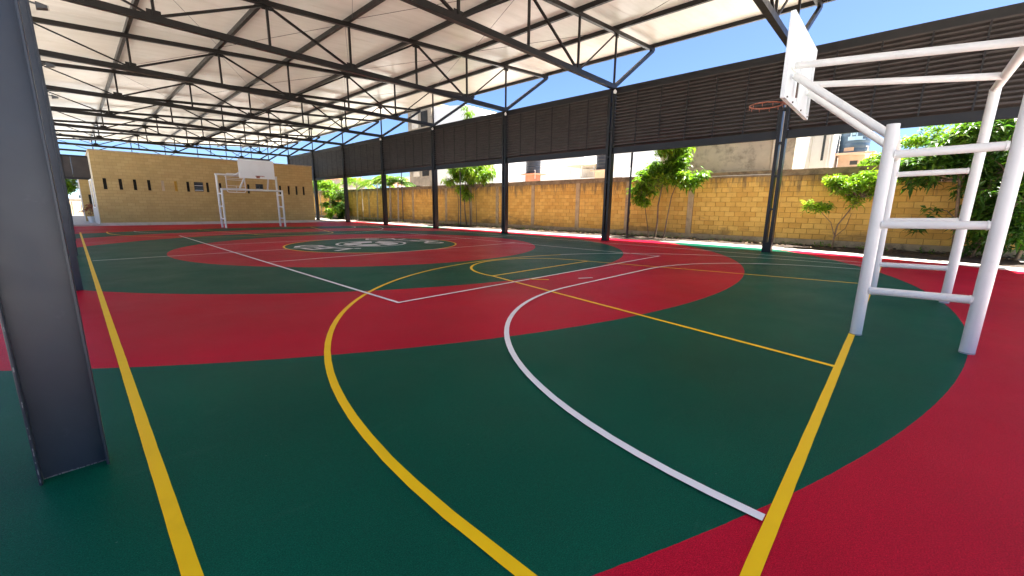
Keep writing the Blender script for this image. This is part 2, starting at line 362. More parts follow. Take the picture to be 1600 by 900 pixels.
tag(lm.build('leaf_litter', 'litter'), 'dry brown leaf litter scattered over the planter soil', 'leaf litter', kind='stuff')

# ------------------------------------------------------------------ painted lines (parts of the court)
W5 = 0.06
def yl(pts, closed=False): MB().strip(pts, W5, 0.005, closed).build('yellow_line', 'yellow_line', court)
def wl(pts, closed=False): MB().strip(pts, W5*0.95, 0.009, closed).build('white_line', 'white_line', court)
for s in (-1, 1):
    (yl if s < 0 else wl)([(7.5*s, -14.03), (7.5*s, 14.03)]); MB().strip([(-7.5, 14*s), (7.5, 14*s)], W5, 0.0065).build('yellow_line', 'yellow_line', court)  # right sideline is a yellow line, its glare painted in as white
    yl([(-3, 14*s), (-1.8, 8.2*s)]); yl([(3, 14*s), (1.8, 8.2*s)]); MB().strip([(-1.8, 8.2*s), (1.8, 8.2*s)], W5, 0.0065).build('yellow_line', 'yellow_line', court)
    yl(arc(0, 8.2*s, 1.8, 0, -180*s)); 
    wl([(6.6, 13.965*s)] + arc(0, 12.9*s, 6.62, 0, -68*s, 28)); yl(arc(0, 12.9*s, 6.62, -68*s, -180*s, 44) + [(-6.6, 13.98*s)])  # right part of the yellow arc whitened: sky glare put into the colour
    yl(arc(0, 0, 3.0, 0, 180)) if s > 0 else yl(arc(0, 0, 3.0, 180, 360))
    wl([(4.5*s, -9), (4.5*s, 9)]); MB().strip([(-4.53, 9*s), (4.53, 9*s)], W5*0.95, 0.0105).build('white_line', 'white_line', court)
    MB().strip([(-4.5, 3*s), (4.5, 3*s)], W5*0.95, 0.0105).build('white_line', 'white_line', court)
    wl([(5.62, 13.965*s)] + arc(1.62, 14*s, 4.0, -1*s, -90*s, 30) + arc(-1.62, 14*s, 4.0, -90*s, -179*s, 30) + [(-5.62, 13.965*s)])
MB().strip([(-7.45, 0), (7.45, 0)], W5*0.95, 0.0105).build('white_line', 'white_line', court)
MB().strip([(-1.55, -9.0), (-1.32, -9.31)], 0.07, 0.0125).build('penalty_mark', 'yellow_line', court)
MB().strip([(-0.75, -9.62), (-0.47, -9.78)], 0.06, 0.0125).build('penalty_mark', 'white_line', court)
# centre emblem: ball, ring, lettering round it (white paint)
em = MB().strip(arc(0, 0.25, 1.22, 0, 360, 64)[:-1], 0.10, 0.009, True).build('emblem_ring', 'white_line', court)
bl = MB()
for k in range(5):
    a0 = 90+72*k
    bl.add([(0.42*math.cos(R(a0-30)), 0.25+0.42*math.sin(R(a0-30)), 0.0095), (0.98*math.cos(R(a0-27)), 0.25+0.98*math.sin(R(a0-27)), 0.0095),
            (1.02*math.cos(R(a0)), 0.25+1.02*math.sin(R(a0)), 0.0095), (0.98*math.cos(R(a0+27)), 0.25+0.98*math.sin(R(a0+27)), 0.0095),
            (0.42*math.cos(R(a0+30)), 0.25+0.42*math.sin(R(a0+30)), 0.0095)], [(0, 1, 2, 3, 4)])
bl.build('emblem_ball', 'white_line', court)
def stroke(pts, wd): MB().strip(pts, wd, 0.0095).build('emblem_lettering', 'white_line', court)
def glyph(cx, cyy, ang, sc, strokes, wd=0.13):
    ca, sa = math.cos(R(ang)), math.sin(R(ang))
    for st in strokes: stroke([(cx+(x*ca-y*sa)*sc, cyy+(x*sa+y*ca)*sc) for x, y in st], wd)
G_A = [[(-.5, -.5), (0, .5), (.5, -.5)], [(-.28, -.1), (.28, -.1)]]
G_L = [[(-.35, .5), (-.35, -.45), (.4, -.45)]]
G_O = [[(.4*math.cos(R(a)), .5*math.sin(R(a))) for a in range(0, 361, 30)]]
G_E = [[(.4, .45), (-.35, .45), (-.35, -.45), (.4, -.45)], [(-.35, 0), (.25, 0)]]
G_Z = [[(-.4, .45), (.4, .45), (-.4, -.45), (.4, -.45)]]
G_D = [[(-.35, -.5), (-.35, .5), (.1, .42), (.38, .1), (.38, -.1), (.1, -.42), (-.35, -.5)]]
for ang, g_ in zip((62, 44, 26, 8, -10, -28), (G_E, G_A, G_L, G_Z, G_A, G_O)):
    glyph(2.28*math.cos(R(ang)), 0.15+2.28*math.sin(R(ang)), ang-90, 0.66, g_)
for ang, g_ in zip((166, 190, 210), (G_D, G_E, G_L)):
    glyph(2.2*math.cos(R(ang)), 0.1+2.2*math.sin(R(ang)), ang-90, 0.82, g_, 0.17)
MB().poly([(p[0], p[1]) for p in arc(-1.25, -1.15, 0.12, 0, 345, 12)], 0.0095).build('emblem_lettering', 'white_line', court)

# ------------------------------------------------------------------ steel frame
Y0, DY = -10.994, 6.327
ROWS = [Y0 + DY*i for i in range(-1, 10)]
XL, XR = -7.80, 8.65
ZB = 6.42
def zt(x): return 7.97 + 0.066*(x-0.5)
def column(x, y, ztop, dep, fl, label, stiff=False, tf=0.012, mat='steel', group=None):
    t = thing('steel_column', label, 'column', (x, y, 0), group)
    MB().box(x-dep/2+tf, x+dep/2-tf, y-0.006, y+0.006, 0.0, ztop).build('web', mat, t)
    for s in (-1, 1):
        xa = x+s*dep/2
        bevel(MB().box(min(xa, xa-s*tf), max(xa, xa-s*tf), y-fl/2, y+fl/2, 0.002, ztop).build('flange', mat, t), 0.003, 1)
    if stiff:
        for z in (0.35, 1.45, 2.55, 3.6):
            for s in (-1, 1):
                MB().box(x-dep/2+tf+.001, x+dep/2-tf-.001, y+s*0.0065, y+s*(fl/2-0.012), z, z+0.05).build('stiffener', mat, t)
    return t
# near left column: web wide enough to show weld scale at its foot
nc = column(-7.80, -11.2, ZB-0.09, 0.255, 0.15, 'thick slate grey steel column close to the camera', mat='column', group='columns along the open side')
wm = MB()
for i in range(26):
    x = -7.912+0.224*i/25+rng.uniform(-.004, .004); wm.box(x-0.004, x+rng.uniform(.002, .007), -11.2095, -11.2062, 0.001, 0.003+rng.uniform(0, 0.005))
wm.build('weld_bead', 'weld', nc)
sm = MB()
for i in range(30):
    z = rng.uniform(0.02, 2.2)**1.4; x = -7.80-0.1275+0.006; ln = rng.uniform(0.004, 0.03); sm.box(x-rng.uniform(.0005, .003), x+rng.uniform(.0005, .003), -11.2756, -11.2745, z, z+ln)
sm.build('scuffed_edge', 'weld', nc)
for i, y in enumerate(ROWS[2:]):
    column(XL, y, ZB-0.09, 0.255, 0.15, f'dark steel column behind the near one on the open side, {ORD[i+1]} from the camera', mat='column', group='columns along the open side')
def battened_column(x, y, ztop, label, group):
    """two channels with a gap between them, joined by batten plates"""
    t = thing('steel_column', label, 'column', (x, y, 0), group)
    for s_ in (-1, 1):
        ya, yb_ = sorted((y+s_*0.034, y+s_*0.135))
        bevel(MB().box(x-0.13, x+0.13, ya, yb_, 0.004, ztop).build('channel', 'steel', t), 0.006, 2)
    for z in (0.0, 1.42, 2.5, 3.55, 4.6, 5.7):
        h = 0.34 if z == 0 else 0.07
        for s_ in (-1, 1):
            xa, xb = sorted((x+s_*0.1295, x+s_*0.1375)); MB().box(xa, xb, y-0.12, y+0.12, z+0.005, z+h).build('batten_plate', 'steel', t)
    MB().box(x-0.17, x+0.17, y-0.17, y+0.17, -0.01, 0.0035).build('base_plate', 'steel', t)
    return t
for i, y in enumerate(ROWS[:9]):
    if i == 0: lab = 'dark steel column at the photo\'s right edge beside the big shrub'
    elif i == 1: lab = 'dark battened steel column left of the near basketball goal'
    else: lab = f'dark steel column under the louvres, {ORD[i-1]} one leftwards from the near basketball goal' if i > 2 else 'dark steel column under the louvres left of the leafy tree at the wall'
    battened_column(XR, y, ZB-0.09, lab, 'columns along the block wall side')

PX = [-5.35, -2.45, 0.3, 3.2, 6.0, 8.65]
tr = thing('roof_truss', 'brown steel roof truss over the near basketball goal', 'truss', (0.5, ROWS[1], ZB), 'roof trusses across the court')
y = ROWS[1]
MB().box(XL-0.05, XR+0.10, y-0.085, y+0.085, ZB-0.09, ZB+0.09).build('bottom_chord', 'truss', tr)
MB().bar((XL-0.5, y, zt(XL-0.5)), (12.05, y, zt(12.05)), 0.14, 0.15).build('top_chord', 'truss', tr)
MB().bar((XR+0.08, y, ZB+0.05), (11.98, y, zt(11.98)-0.06), 0.12, 0.14).build('eave_strut', 'truss', tr)
for x in PX + [XL]:
    MB().box(x-0.035, x+0.035, y-0.035, y+0.035, ZB+0.09, zt(x)-0.072).build('vertical', 'truss', tr)
for a, b in ((8.65, 6.0), (3.2, 6.0), (3.2, 0.3), (-2.45, 0.3), (-2.45, -5.35), (XL, -5.35)):
    s = 1 if b > a else -1
    MB().bar((a+s*0.10, y, zt(a)-0.10), (b-s*0.14, y, ZB+0.11), 0.05 if a in (8.65, XL) else 0.07, 0.05 if a in (8.65, XL) else 0.07).build('diagonal', 'truss', tr)
for x in (6.0, 0.3, -5.35): MB().box(x-0.16, x+0.16, y-0.006, y+0.006, ZB+0.091, ZB+0.24).build('gusset_plate', 'truss', tr)
for x in (8.65, 3.2, -2.45): MB().bar((x-0.16, y, zt(x-0.16)-0.135), (x+0.16, y, zt(x+0.16)-0.135), 0.012, 0.12).build('gusset_plate', 'truss', tr)
for i, yy in enumerate(ROWS):
    if i == 1: continue
    copy_tree(tr, (0.5, yy, ZB), 'brown steel roof truss behind the camera, cut by the picture\'s top edge' if i == 0 else f'brown steel roof truss, {ORD[i-1]} in the row going away from the near goal')

# roof: purlins, sheets, tie rods
RY0, RY1 = -18.5, 49.5
ro = thing('canopy_roof', 'white sheet metal canopy roof on dark purlins over the court', 'roof', (0.5, 10, 8))
SL = math.atan(0.066)
def zp(x): return zt(x)+0.075
PUR = [-8.2] + PX + [12.05]
for x in PUR:
    MB().box(x-0.055, x+0.055, RY0, RY1, zp(x)+0.002, zp(x)+0.17).build('purlin', 'truss', ro)
ns = 68; wd = (RY1-RY0)/ns
def sheet_mesh():
    V = []; F = []; prof = []
    k = 24
    for i in range(k+1):
        u = i/k; prof.append((u*(wd+0.03), 0.0))
    # flat underside with a standing lap along one edge
    prof = [(0, 0), (wd*0.5, -0.002), (wd, 0), (wd+0.03, 0.004)]
    xs = (-8.75, 12.25)
    for x in xs:
        for (yy, dz) in prof: V.append((x, yy, zp(x)+0.176+dz))
    for x in xs:
        for (yy, dz) in prof: V.append((x, yy, zp(x)+0.226+dz))
    n = len(prof)
    for i in range(n-1): F += [(i, i+1, n+i+1, n+i), (2*n+i, 3*n+i, 3*n+i+1, 2*n+i+1)]
    F += [(0, n, 3*n, 2*n), (n-1, 3*n-1, 4*n-1, 2*n-1)]
    return V, F
V, F = sheet_mesh()
s0 = mesh_obj('roof_sheet', (np.array(V)+np.array([0, RY0, 0])).tolist(), F, 'roof', ro)
for i in range(1, ns):
    c = link_copy(s0, ro); c.location = (0, wd*i, 0.0035*(i % 2))
for j, yy in enumerate(ROWS[:-1]):
    for k in range(0, len(PX)-1):
        xa, xb = PX[k], PX[k+1]
        if (j+k) % 2: MB().tube([(xa, yy+0.3, zp(xa)+0.03), (xb, yy+DY-0.3, zp(xb)+0.03)], 0.007, 5).build('tie_rod', 'truss', ro)
        else: MB().tube([(xb, yy+0.3, zp(xb)+0.03), (xa, yy+DY-0.3, zp(xa)+0.03)], 0.007, 5).build('tie_rod', 'truss', ro)

# louvre screens
SLN = 17
def slat_mesh():
    L = DY-0.30; dx, dz, t = 0.065, 0.062, 0.006
    return L, [(-dx, 0, dz-0.042), (-dx+t, 0, dz-0.042), (-dx+t, 0, dz-0.004), (dx, 0, -dz), (dx, 0, -dz+t), (-dx, 0, dz+t)]
L, pr4 = slat_mesh()
smesh = None
for i, yy in enumerate(ROWS[:8]):
    if i == 0: lab = 'dark louvre screen at the right edge behind the near basketball goal'
    elif i == 1: lab = 'dark louvre screen just left of the near basketball goal'
    elif i == 7: lab = 'dark louvre screen beside the far tan block building, smallest in the row'
    else: lab = f'dark louvre screen above the block wall, {ORD[i-1]} one leftwards from the near goal'
    t = thing('louvre_screen', lab, 'louvre', (XR, yy, 3.7), 'louvre screens between the columns')
    y0, y1 = yy+0.11, yy+DY-0.11
    bevel(MB().box(XR-0.05, XR+0.05, y0, y1, 3.72, 3.98).build('bottom_beam', 'steel', t), 0.006, 1)
    bevel(MB().box(XR-0.06, XR+0.06, y0, y1, 6.10, 6.36).build('top_beam', 'steel', t), 0.006, 1)
    for k in range(SLN):
        z = 4.05+k*(6.05-4.05)/(SLN-1)
        if smesh is None:
            V = [(XR+p[0], yy+0.15+e*L, z+p[2]) for e in (0, 1) for p in pr4]
            nn = len(pr4); o = mesh_obj('slat', V, [tuple(range(nn)), tuple(range(2*nn-1, nn-1, -1))]+[(q, nn+q, nn+(q+1) % nn, (q+1) % nn) for q in range(nn)], 'slat', t)
            smesh = (o, z, yy)
        else:
            o = link_copy(smesh[0], t); o.location = (0, 0, z-smesh[1])
        o.rotation_euler = (0, 0, 0)
        o.location = Vector(o.location) + Vector((0, 0, rng.uniform(-0.003, 0.003)))
    for k in range(7):
        ym = yy+0.16+k*(DY-0.32)/6
        MB().box(XR-0.105, XR-0.093, ym-0.02, ym+0.02, 3.99, 6.095).build('mullion', 'steel', t)
# dark cladding at the far left end, above the passage
fs = thing('fascia_screen', 'dark brown panel screen above the passage at the far left', 'screen', (-8.5, 27, 3.0))
for k in range(6):
    x0 = -12.4+k*1.03; MB().box(x0+0.002, x0+1.028, 27.0, 27.06, 3.10, 4.42).build('panel', 'slat', fs)
MB().box(-12.4, -6.2, 27.001, 27.16, 2.95, 3.10).build('bottom_beam', 'steel', fs)
MB().box(-12.4, -6.2, 27.001, 27.16, 4.42, 4.54).build('top_beam', 'steel', fs)

# small cameras on columns, floodlights at the open side
for i in (2, 3, 4, 5):
    yy = ROWS[i]-0.20
    t = thing('security_camera', f'small white dome camera on the {["column by the leafy tree", "second column left of the leafy tree", "third column left of the leafy tree", "fourth column left of the leafy tree"][i-2]}', 'camera', (XR-0.2, yy, 6.2), 'cameras at the column heads')
    MB().tube([(XR-0.145, yy+0.09, 6.24), (XR-0.22, yy, 6.24), (XR-0.22, yy, 6.20)], 0.018, 8).build('bracket', 'frame_white', t)
    smooth_angle(MB().lathe((XR-0.22, yy, 6.08), [(0.02, 0), (0.055, 0.02), (0.07, 0.06), (0.07, 0.10), (0.05, 0.125)], 14).build('housing', 'frame_white', t))
    smooth_angle(MB().lathe((XR-0.22, yy, 6.045), [(0.01, 0), (0.035, 0.012), (0.045, 0.036)], 12).build('lens', 'glass', t))
for i in (2, 3, 4, 5):
    yy = ROWS[i+1-1+0]
    t = thing('floodlight', f'black floodlight under the roof on the {ORD[i-1]} left column from the camera', 'floodlight', (XL+0.13, yy, 6.0), 'floodlights on the open side columns')
    MB().bar((XL+0.13, yy, 6.10), (XL+0.24, yy, 6.08), 0.05, 0.03).build('bracket', 'frame_dark', t)
    MB().add([(XL+0.22, yy-0.09, 6.12), (XL+0.22, yy+0.09, 6.12), (XL+0.22, yy+0.09, 5.97), (XL+0.22, yy-0.09, 5.97), (XL+0.42, yy-0.12, 6.07), (XL+0.42, yy+0.12, 6.07), (XL+0.42, yy+0.12, 6.02), (XL+0.42, yy-0.12, 6.02)],
             [(0, 1, 2, 3), (7, 6, 5, 4), (0, 4, 5, 1), (1, 5, 6, 2), (2, 6, 7, 3), (3, 7, 4, 0)]).build('housing', 'frame_dark', t)
    MB().box(XL+0.43, XL+0.436, yy-0.11, yy+0.11, 6.015, 6.075).build('lens', 'glass', t)

# ------------------------------------------------------------------ goals with hoops
def goal(x0, x1, yf, sgn, label, gap=0.88):
    """front posts at yf, frame runs away from the pitch (sgn=-1: towards -y)"""
    xc = (x0+x1)/2; yr = yf+sgn*gap; yt = yf+sgn*(gap+0.04); H = 2.27; HR = 3.16; r = 0.056
    t = thing('goal_with_hoop', label, 'goal', (xc, yf, 0), 'steel goals with basketball hoops')
    def tb(name, pts, rad=r, n=20, mat='white_paint', par=t): return smooth_angle(MB().tube(pts, rad, n).build(name, mat, par))
    for x in (x0, x1):
        tb('front_post', [(x, yf, 0.0), (x, yf, H+0.05)])
        tb('rear_post', [(x, yr, 0.0), (x, yt, HR)], r*1.06)
        for z in (0.52, 1.26, 2.0):
            tb('rung', [(x, yf+sgn*0.05, z+0.01), (x, yr-sgn*0.04, z+0.03)], r*0.74)
            for ya_, yb2, zz in ((yf+sgn*0.046, yf+sgn*0.062, z+0.01), (yr-sgn*0.068, yr-sgn*0.050, z+0.03)): tb('weld_bead', [(x, ya_, zz), (x, (ya_+yb2)/2, zz), (x, yb2, zz)], [r*0.80, r*0.86, r*0.76], 14)
        for yy in (yf, yr):
            MB().lathe((x, yy, 0.0), [(r*1.10, 0.006), (r*1.12, 0.012)], 20).build('foot_ring', 'weld', t)
    tb('crossbar', [(x0-0.01, yf, H), (x1+0.01, yf, H)])
    tb('rear_crossbar', [(x0-0.06, yt, HR), (x1+0.06, yt, HR)], r*0.95)
    yb = yf-sgn*1.17   # back of board
    for x in (-0.72, 0.80):
        tb('arm', [(xc+x, yt, HR-0.01), (xc+x*0.78, yb+sgn*0.01, HR+0.22)], r*0.80)
        tb('brace', [(xc+x*1.0, yf, H+0.02), (xc+x*0.74, yb+sgn*0.01, HR+0.10)], r*0.86)
    # backboard: panel with channel frame and ribs on its back
    bx0, bx1, bz0, bz1 = xc-0.95, xc+0.90, 2.90, 3.96
    ypf = yb-sgn*0.055
    bb = bevel(MB().box(bx0, bx1, min(ypf, ypf+sgn*0.02), max(ypf, ypf+sgn*0.02), bz0, bz1).build('backboard', 'board', t), 0.004, 1)
    ya, yc = sorted((ypf+sgn*0.0205, yb)); fw = 0.055
    for a in ((bx0, bx0+fw, bz0, bz1), (bx1-fw, bx1, bz0, bz1), (bx0+fw, bx1-fw, bz0, bz0+fw), (bx0+fw, bx1-fw, bz1-fw, bz1)):
        MB().box(a[0], a[1], ya, yc, a[2], a[3]).build('board_frame', 'board', bb)
    MB().box(xc-0.04, xc+0.02, ya, yc, bz0+fw, bz1-fw).build('board_rib', 'board', bb)
    MB().box(bx0+fw, xc-0.04, ya, yc, bz0+0.43, bz0+0.48).build('board_rib', 'board', bb)
    MB().box(xc+0.02, bx1-fw, ya, yc, bz0+0.43, bz0+0.48).build('board_rib', 'board', bb)
    for k in range(2): MB().box(xc-0.30, xc-0.26, min(yb, yb+sgn*0.02), max(yb, yb+sgn*0.02), bz0+0.12, bz0+0.38).build('mounting_plate', 'bolt', bb) if k == 0 else None
    for bxx in (bx0+0.12, bx0+0.5, bx1-0.12, xc+0.2):
        MB().tube([(bxx, yb+sgn*0.0, bz0+0.028), (bxx, yb+sgn*0.015, bz0+0.028)], 0.012, 6).build('bolt', 'bolt', bb)
    # rim
    yc0 = ypf-sgn*0.375; zr = 3.03
    rim = MB(); n = 36; ring = [(xc+0.225*math.cos(2*math.pi*k/n), yc0+0.225*math.sin(2*math.pi*k/n), zr) for k in range(n)]
    vs = []; fs_ = []
    for k in range(n):
        ca, sa = math.cos(2*math.pi*k/n), math.sin(2*math.pi*k/n)
        for q in range(8):
            rr = 0.225+0.010*math.cos(q*math.pi/4); vs.append((xc+rr*ca, yc0+rr*sa, zr+0.010*math.sin(q*math.pi/4)))
    for k in range(n):
        for q in range(8): fs_.append((k*8+q, k*8+(q+1) % 8, ((k+1) % n)*8+(q+1) % 8, ((k+1) % n)*8+q))
    rm = smooth_angle(rim.add(vs, fs_).build('rim', 'rust_rim', t))
    hk = MB()
    for k in range(10):
        a = 2*math.pi*k/10; c = (xc+0.225*math.cos(a), yc0+0.225*math.sin(a))
        hk.tube([(c[0], c[1], zr-0.008), (c[0]*1.0, c[1], zr-0.045), (c[0]+0.02, c[1], zr-0.05)], 0.004, 5)
    hk.build('net_hook', 'rust_rim', rm)
    MB().bar((xc-0.07, ypf-sgn*0.0, zr-0.02), (xc-0.05, yc0+sgn*0.215, zr), 0.02, 0.03).build('rim_bracket', 'rust_rim', rm)
    MB().bar((xc+0.07, ypf-sgn*0.0, zr-0.02), (xc+0.05, yc0+sgn*0.215, zr), 0.02, 0.03).build('rim_bracket', 'rust_rim', rm)
    MB().box(xc-0.09, xc+0.09, min(ypf-sgn*0.012, ypf), max(ypf-sgn*0.012, ypf), zr-0.10, zr+0.04).build('rim_plate', 'rust_rim', rm)
    return t
goal(-1.54, 1.69, -14.03, -1, 'large white steel goal with ladder sides and basketball hoop in the right foreground')
goal(-1.45, 1.80, 15.0, 1, 'distant white steel goal with basketball backboard before the tan block building')

# ------------------------------------------------------------------ yellow block wall
WX = 13.1
wall = thing('block_wall', 'long yellow concrete block wall with pilasters behind the planter', 'wall', (WX, 5, 0))
WY0, WY1 = -24.0, 58.0
MB().box(WX+0.03, WX+0.16, WY0, WY1, -0.15, 2.86).build('mortar_core', 'mortar', wall)
MB().box(WX-0.035, WX+0.029, WY0, WY1, -0.15, 0.27).build('base_beam', 'grey_concrete', wall)
PIL = [-20.2, -13.62, -6.64, -0.05, 3.44, 6.76, 9.6, 12.6, 17.3, 21.0, 25.2, 31, 37, 43, 49, 55]
PIL = sorted(PIL + [-3.3])
for p in PIL: MB().box(WX-0.03, WX+0.029, p-(0.24 if p == -13.62 else 0.13), p+(0.24 if p == -13.62 else 0.13), 0.271, 2.86).build('pilaster', 'grey_concrete', wall)
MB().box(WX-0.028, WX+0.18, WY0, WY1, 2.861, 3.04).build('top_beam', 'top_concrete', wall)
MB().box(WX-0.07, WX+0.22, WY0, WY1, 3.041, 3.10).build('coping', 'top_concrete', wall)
MB().tube([(WX-0.045, -9.9, 2.94), (WX-0.045, -5.2, 2.96)], 0.012, 6).build('conduit', 'frame_white', wall)
BH, BW, J = 0.2155, 0.43, 0.011
bricks = []
for a, b in zip([WY0]+PIL, PIL+[WY1]):
    ya, yb_ = a+(0.24 if a == -13.62 else 0.13)+J, b-(0.24 if b == -13.62 else 0.13)-J
    for r_ in range(12):
        z0 = 0.271+J/2+r_*BH; yy = ya - (BW/2 if r_ % 2 else 0)
        while yy < yb_-0.03:
            s, e = max(yy, ya), min(yy+BW-J, yb_)
            if e-s > 0.05: bricks.append((s, e, z0, z0+BH-J))
            yy += BW
near = sorted(bricks, key=lambda q: (q[0]+11.5)**2 if q[0] > -15.5 else 1e6)
near = [q for q in near if q[0] > -14.6][:296]; ns_ = set(near)
def brick_mesh(ln, hgt):
    b = 0.010; x0 = -0.012; V = []; 
    # chamfered face: outer rectangle at joint depth, inner face proud
    o = [(0.031, 0, 0), (0.031, ln, 0), (0.031, ln, hgt), (0.031, 0, hgt)]
    mI = [(x0+0.006, 0, 0), (x0+0.006, ln, 0), (x0+0.006, ln, hgt), (x0+0.006, 0, hgt)]
    f = [(x0, b, b), (x0, ln-b, b), (x0, ln-b, hgt-b), (x0, b, hgt-b)]
    V = o+mI+f; F = []
    for k in range(4): F += [(k, (k+1) % 4, 4+(k+1) % 4, 4+k), (4+k, 4+(k+1) % 4, 8+(k+1) % 4, 8+k)]
    F.append((8, 9, 10, 11)); return V, F
cache = {}
for (s, e, z0, z1) in near:
    k = round(e-s, 2)
    if k not in cache:
        V, F = brick_mesh(e-s, z1-z0)
        cache[k] = mesh_obj('block', (np.array(V)+np.array([WX, s, z0])).tolist(), F, 'block', wall); cache[k]['p'] = 0; del cache[k]['p']
        cache[k] = (cache[k], s, z0); continue
    o = link_copy(cache[k][0], wall); o.location = (rng.uniform(-0.004, 0.004), s-cache[k][1], z0-cache[k][2])
Vb = []; Fb = []; vb = []
for q in bricks:
    if q in ns_: continue
    V, F = brick_mesh(q[1]-q[0], q[3]-q[2]); k = len(Vb); dx = rng.uniform(-0.004, 0.004); vv = rng.uniform(0, 1)
    Vb += [(v[0]+WX+dx, v[1]+q[0], v[2]+q[2]) for v in V]; Fb += [tuple(i+k for i in f) for f in F]; vb += [vv]*len(V)
o = mesh_obj('far_blocks', Vb, Fb, 'block', wall, var=vb); o['kind'] = 'stuff'

# slender posts in front of the wall
for i, (x, yy, h, mat, lab) in enumerate([(10.95, -4.5, 4.9, 'steel', 'thin dark post beside the leafy tree at the block wall'), (11.6, 9.0, 5.2, 'frame_dark', 'thin dark post in the tree crown at the middle of the wall'),
                                         (12.6, 18.2, 5.2, 'frame_dark', 'thin dark post before the white house at the far wall'), (12.3, 25.0, 6.2, 'bark_pale', 'thin pale post among the palms at the far wall')]):
    t = thing('thin_post', lab, 'post', (x, yy, 0))
    MB().tube([(x, yy, -0.05), (x, yy, h)], 0.04 if i else 0.05, 10).build('shaft', mat, t)
    MB().box(x-0.09, x+0.09, yy-0.09, yy+0.09, -0.02, 0.012).build('base_plate', mat, t)

# ------------------------------------------------------------------ far tan block building
FY = 24.0; BX0, BX1, BH_ = -6.42, 7.25, 4.66
fb = thing('block_building', 'tan concrete block building with a row of slot windows at the far end', 'building', (0.4, FY, 0))
SLOTS = [-5.91, -5.16, -4.45, -3.72, -2.99, -2.27, -1.57, -0.40, 0.40, 2.27, 4.59, 5.25, 5.87, 6.45]
ops = [(x-0.085, x+0.085, 2.27, 2.98) for x in SLOTS] + [(-1.22, -0.66, 2.31, 2.98), (2.78, 3.33, 2.50, 3.03)]
ops.sort()
wm = MB(); wm.box(BX0, BX1, FY, FY+0.16, 0, 2.27); wm.box(BX0, BX1, FY, FY+0.16, 3.04, BH_)
cur = BX0
for a, b, z0, z1 in ops:
    wm.box(cur, a, FY, FY+0.16, 2.27, 3.04)
    if z0 > 2.275: wm.box(a, b, FY, FY+0.16, 2.27, z0)
    wm.box(a, b, FY, FY+0.16, z1, 3.04); cur = b
wm.box(cur, BX1, FY, FY+0.16, 2.27, 3.04)
wm.build('front_wall', 'far_block', fb)
MB().box(BX0, BX0+0.16, FY+0.161, FY+6, 0, BH_).build('side_wall', 'far_block_lit', fb)
MB().box(BX1-0.16, BX1, FY+0.161, FY+6, 0, BH_).build('side_wall', 'far_block_lit', fb)
MB().box(BX0, BX1, FY+6.001, FY+6.16, 0, BH_).build('back_wall', 'far_block', fb)
MB().box(BX0-0.03, BX1+0.03, FY-0.03, FY+6.2, BH_+0.001, BH_+0.10).build('roof_slab', 'grey_concrete', fb)
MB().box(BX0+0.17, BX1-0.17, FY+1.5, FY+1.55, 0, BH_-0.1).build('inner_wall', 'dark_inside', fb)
MB().box(BX0, BX1, FY-0.035, FY-0.001, 0, 0.10).build('plinth', 'concrete', fb)
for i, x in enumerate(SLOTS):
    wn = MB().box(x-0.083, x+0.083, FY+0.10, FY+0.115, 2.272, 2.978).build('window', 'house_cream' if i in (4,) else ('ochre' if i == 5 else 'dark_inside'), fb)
for a, b, z0, z1, n in ((-1.22, -0.66, 2.31, 2.98, 4), (2.78, 3.33, 2.5, 3.03, 2)):
    wn = MB().box(a+0.002, b-0.002, FY+0.09, FY+0.10, z0, z1).build('window', 'glass', fb)
    for k in range(n):
        z = z0+(z1-z0)*(k+0.5)/n; MB().bar((a, FY+0.06, z), (b, FY+0.06, z), 0.07, 0.03).build('louvre_blade', 'frame_white' if k % 2 == 0 else 'frame_dark', wn)
    for xx in (a+0.015, b-0.015, (a+b)/2 if n == 2 else a+0.015): MB().box(xx-0.014, xx+0.014, FY+0.02, FY+0.088, z0, z1).build('frame', 'frame_dark', wn) if xx != a+0.015 or True else None
# white cage on the wall
cg = thing('wall_cage', 'white tubular cage mounted on the tan wall behind the distant goal', 'cage', (1.33, FY-0.05, 2.3))
xa, xb, za, zb = 0.72, 1.95, 2.32, 3.70
rr = 0.14
loop = []
for cxx, czz, a0 in ((xb-rr, zb-rr, 0), (xa+rr, zb-rr, 90), (xa+rr, za+rr, 180), (xb-rr, za+rr, 270)):
    loop += [(cxx+rr*math.cos(R(a0+22.5*k)), FY-0.42, czz+rr*math.sin(R(a0+22.5*k))) for k in range(5)]
smooth_angle(MB().tube(loop+[loop[0]], 0.035, 10).build('frame', 'frame_white', cg))
for z in (2.62, 2.80, 3.24, 3.36, 3.50): MB().tube([(xa, FY-0.42, z), (xb, FY-0.42, z)], 0.016, 8).build('bar', 'frame_white', cg)
MB().tube([(xa+0.62, FY-0.42, za), (xa+0.62, FY-0.42, 2.80)], 0.016, 8).build('bar', 'frame_white', cg)
for xx in (xa, xb):
    for z in (2.5, 3.5): MB().tube([(xx, FY-0.42, z), (xx, FY-0.01, z)], 0.02, 8).build('bracket', 'frame_white', cg)

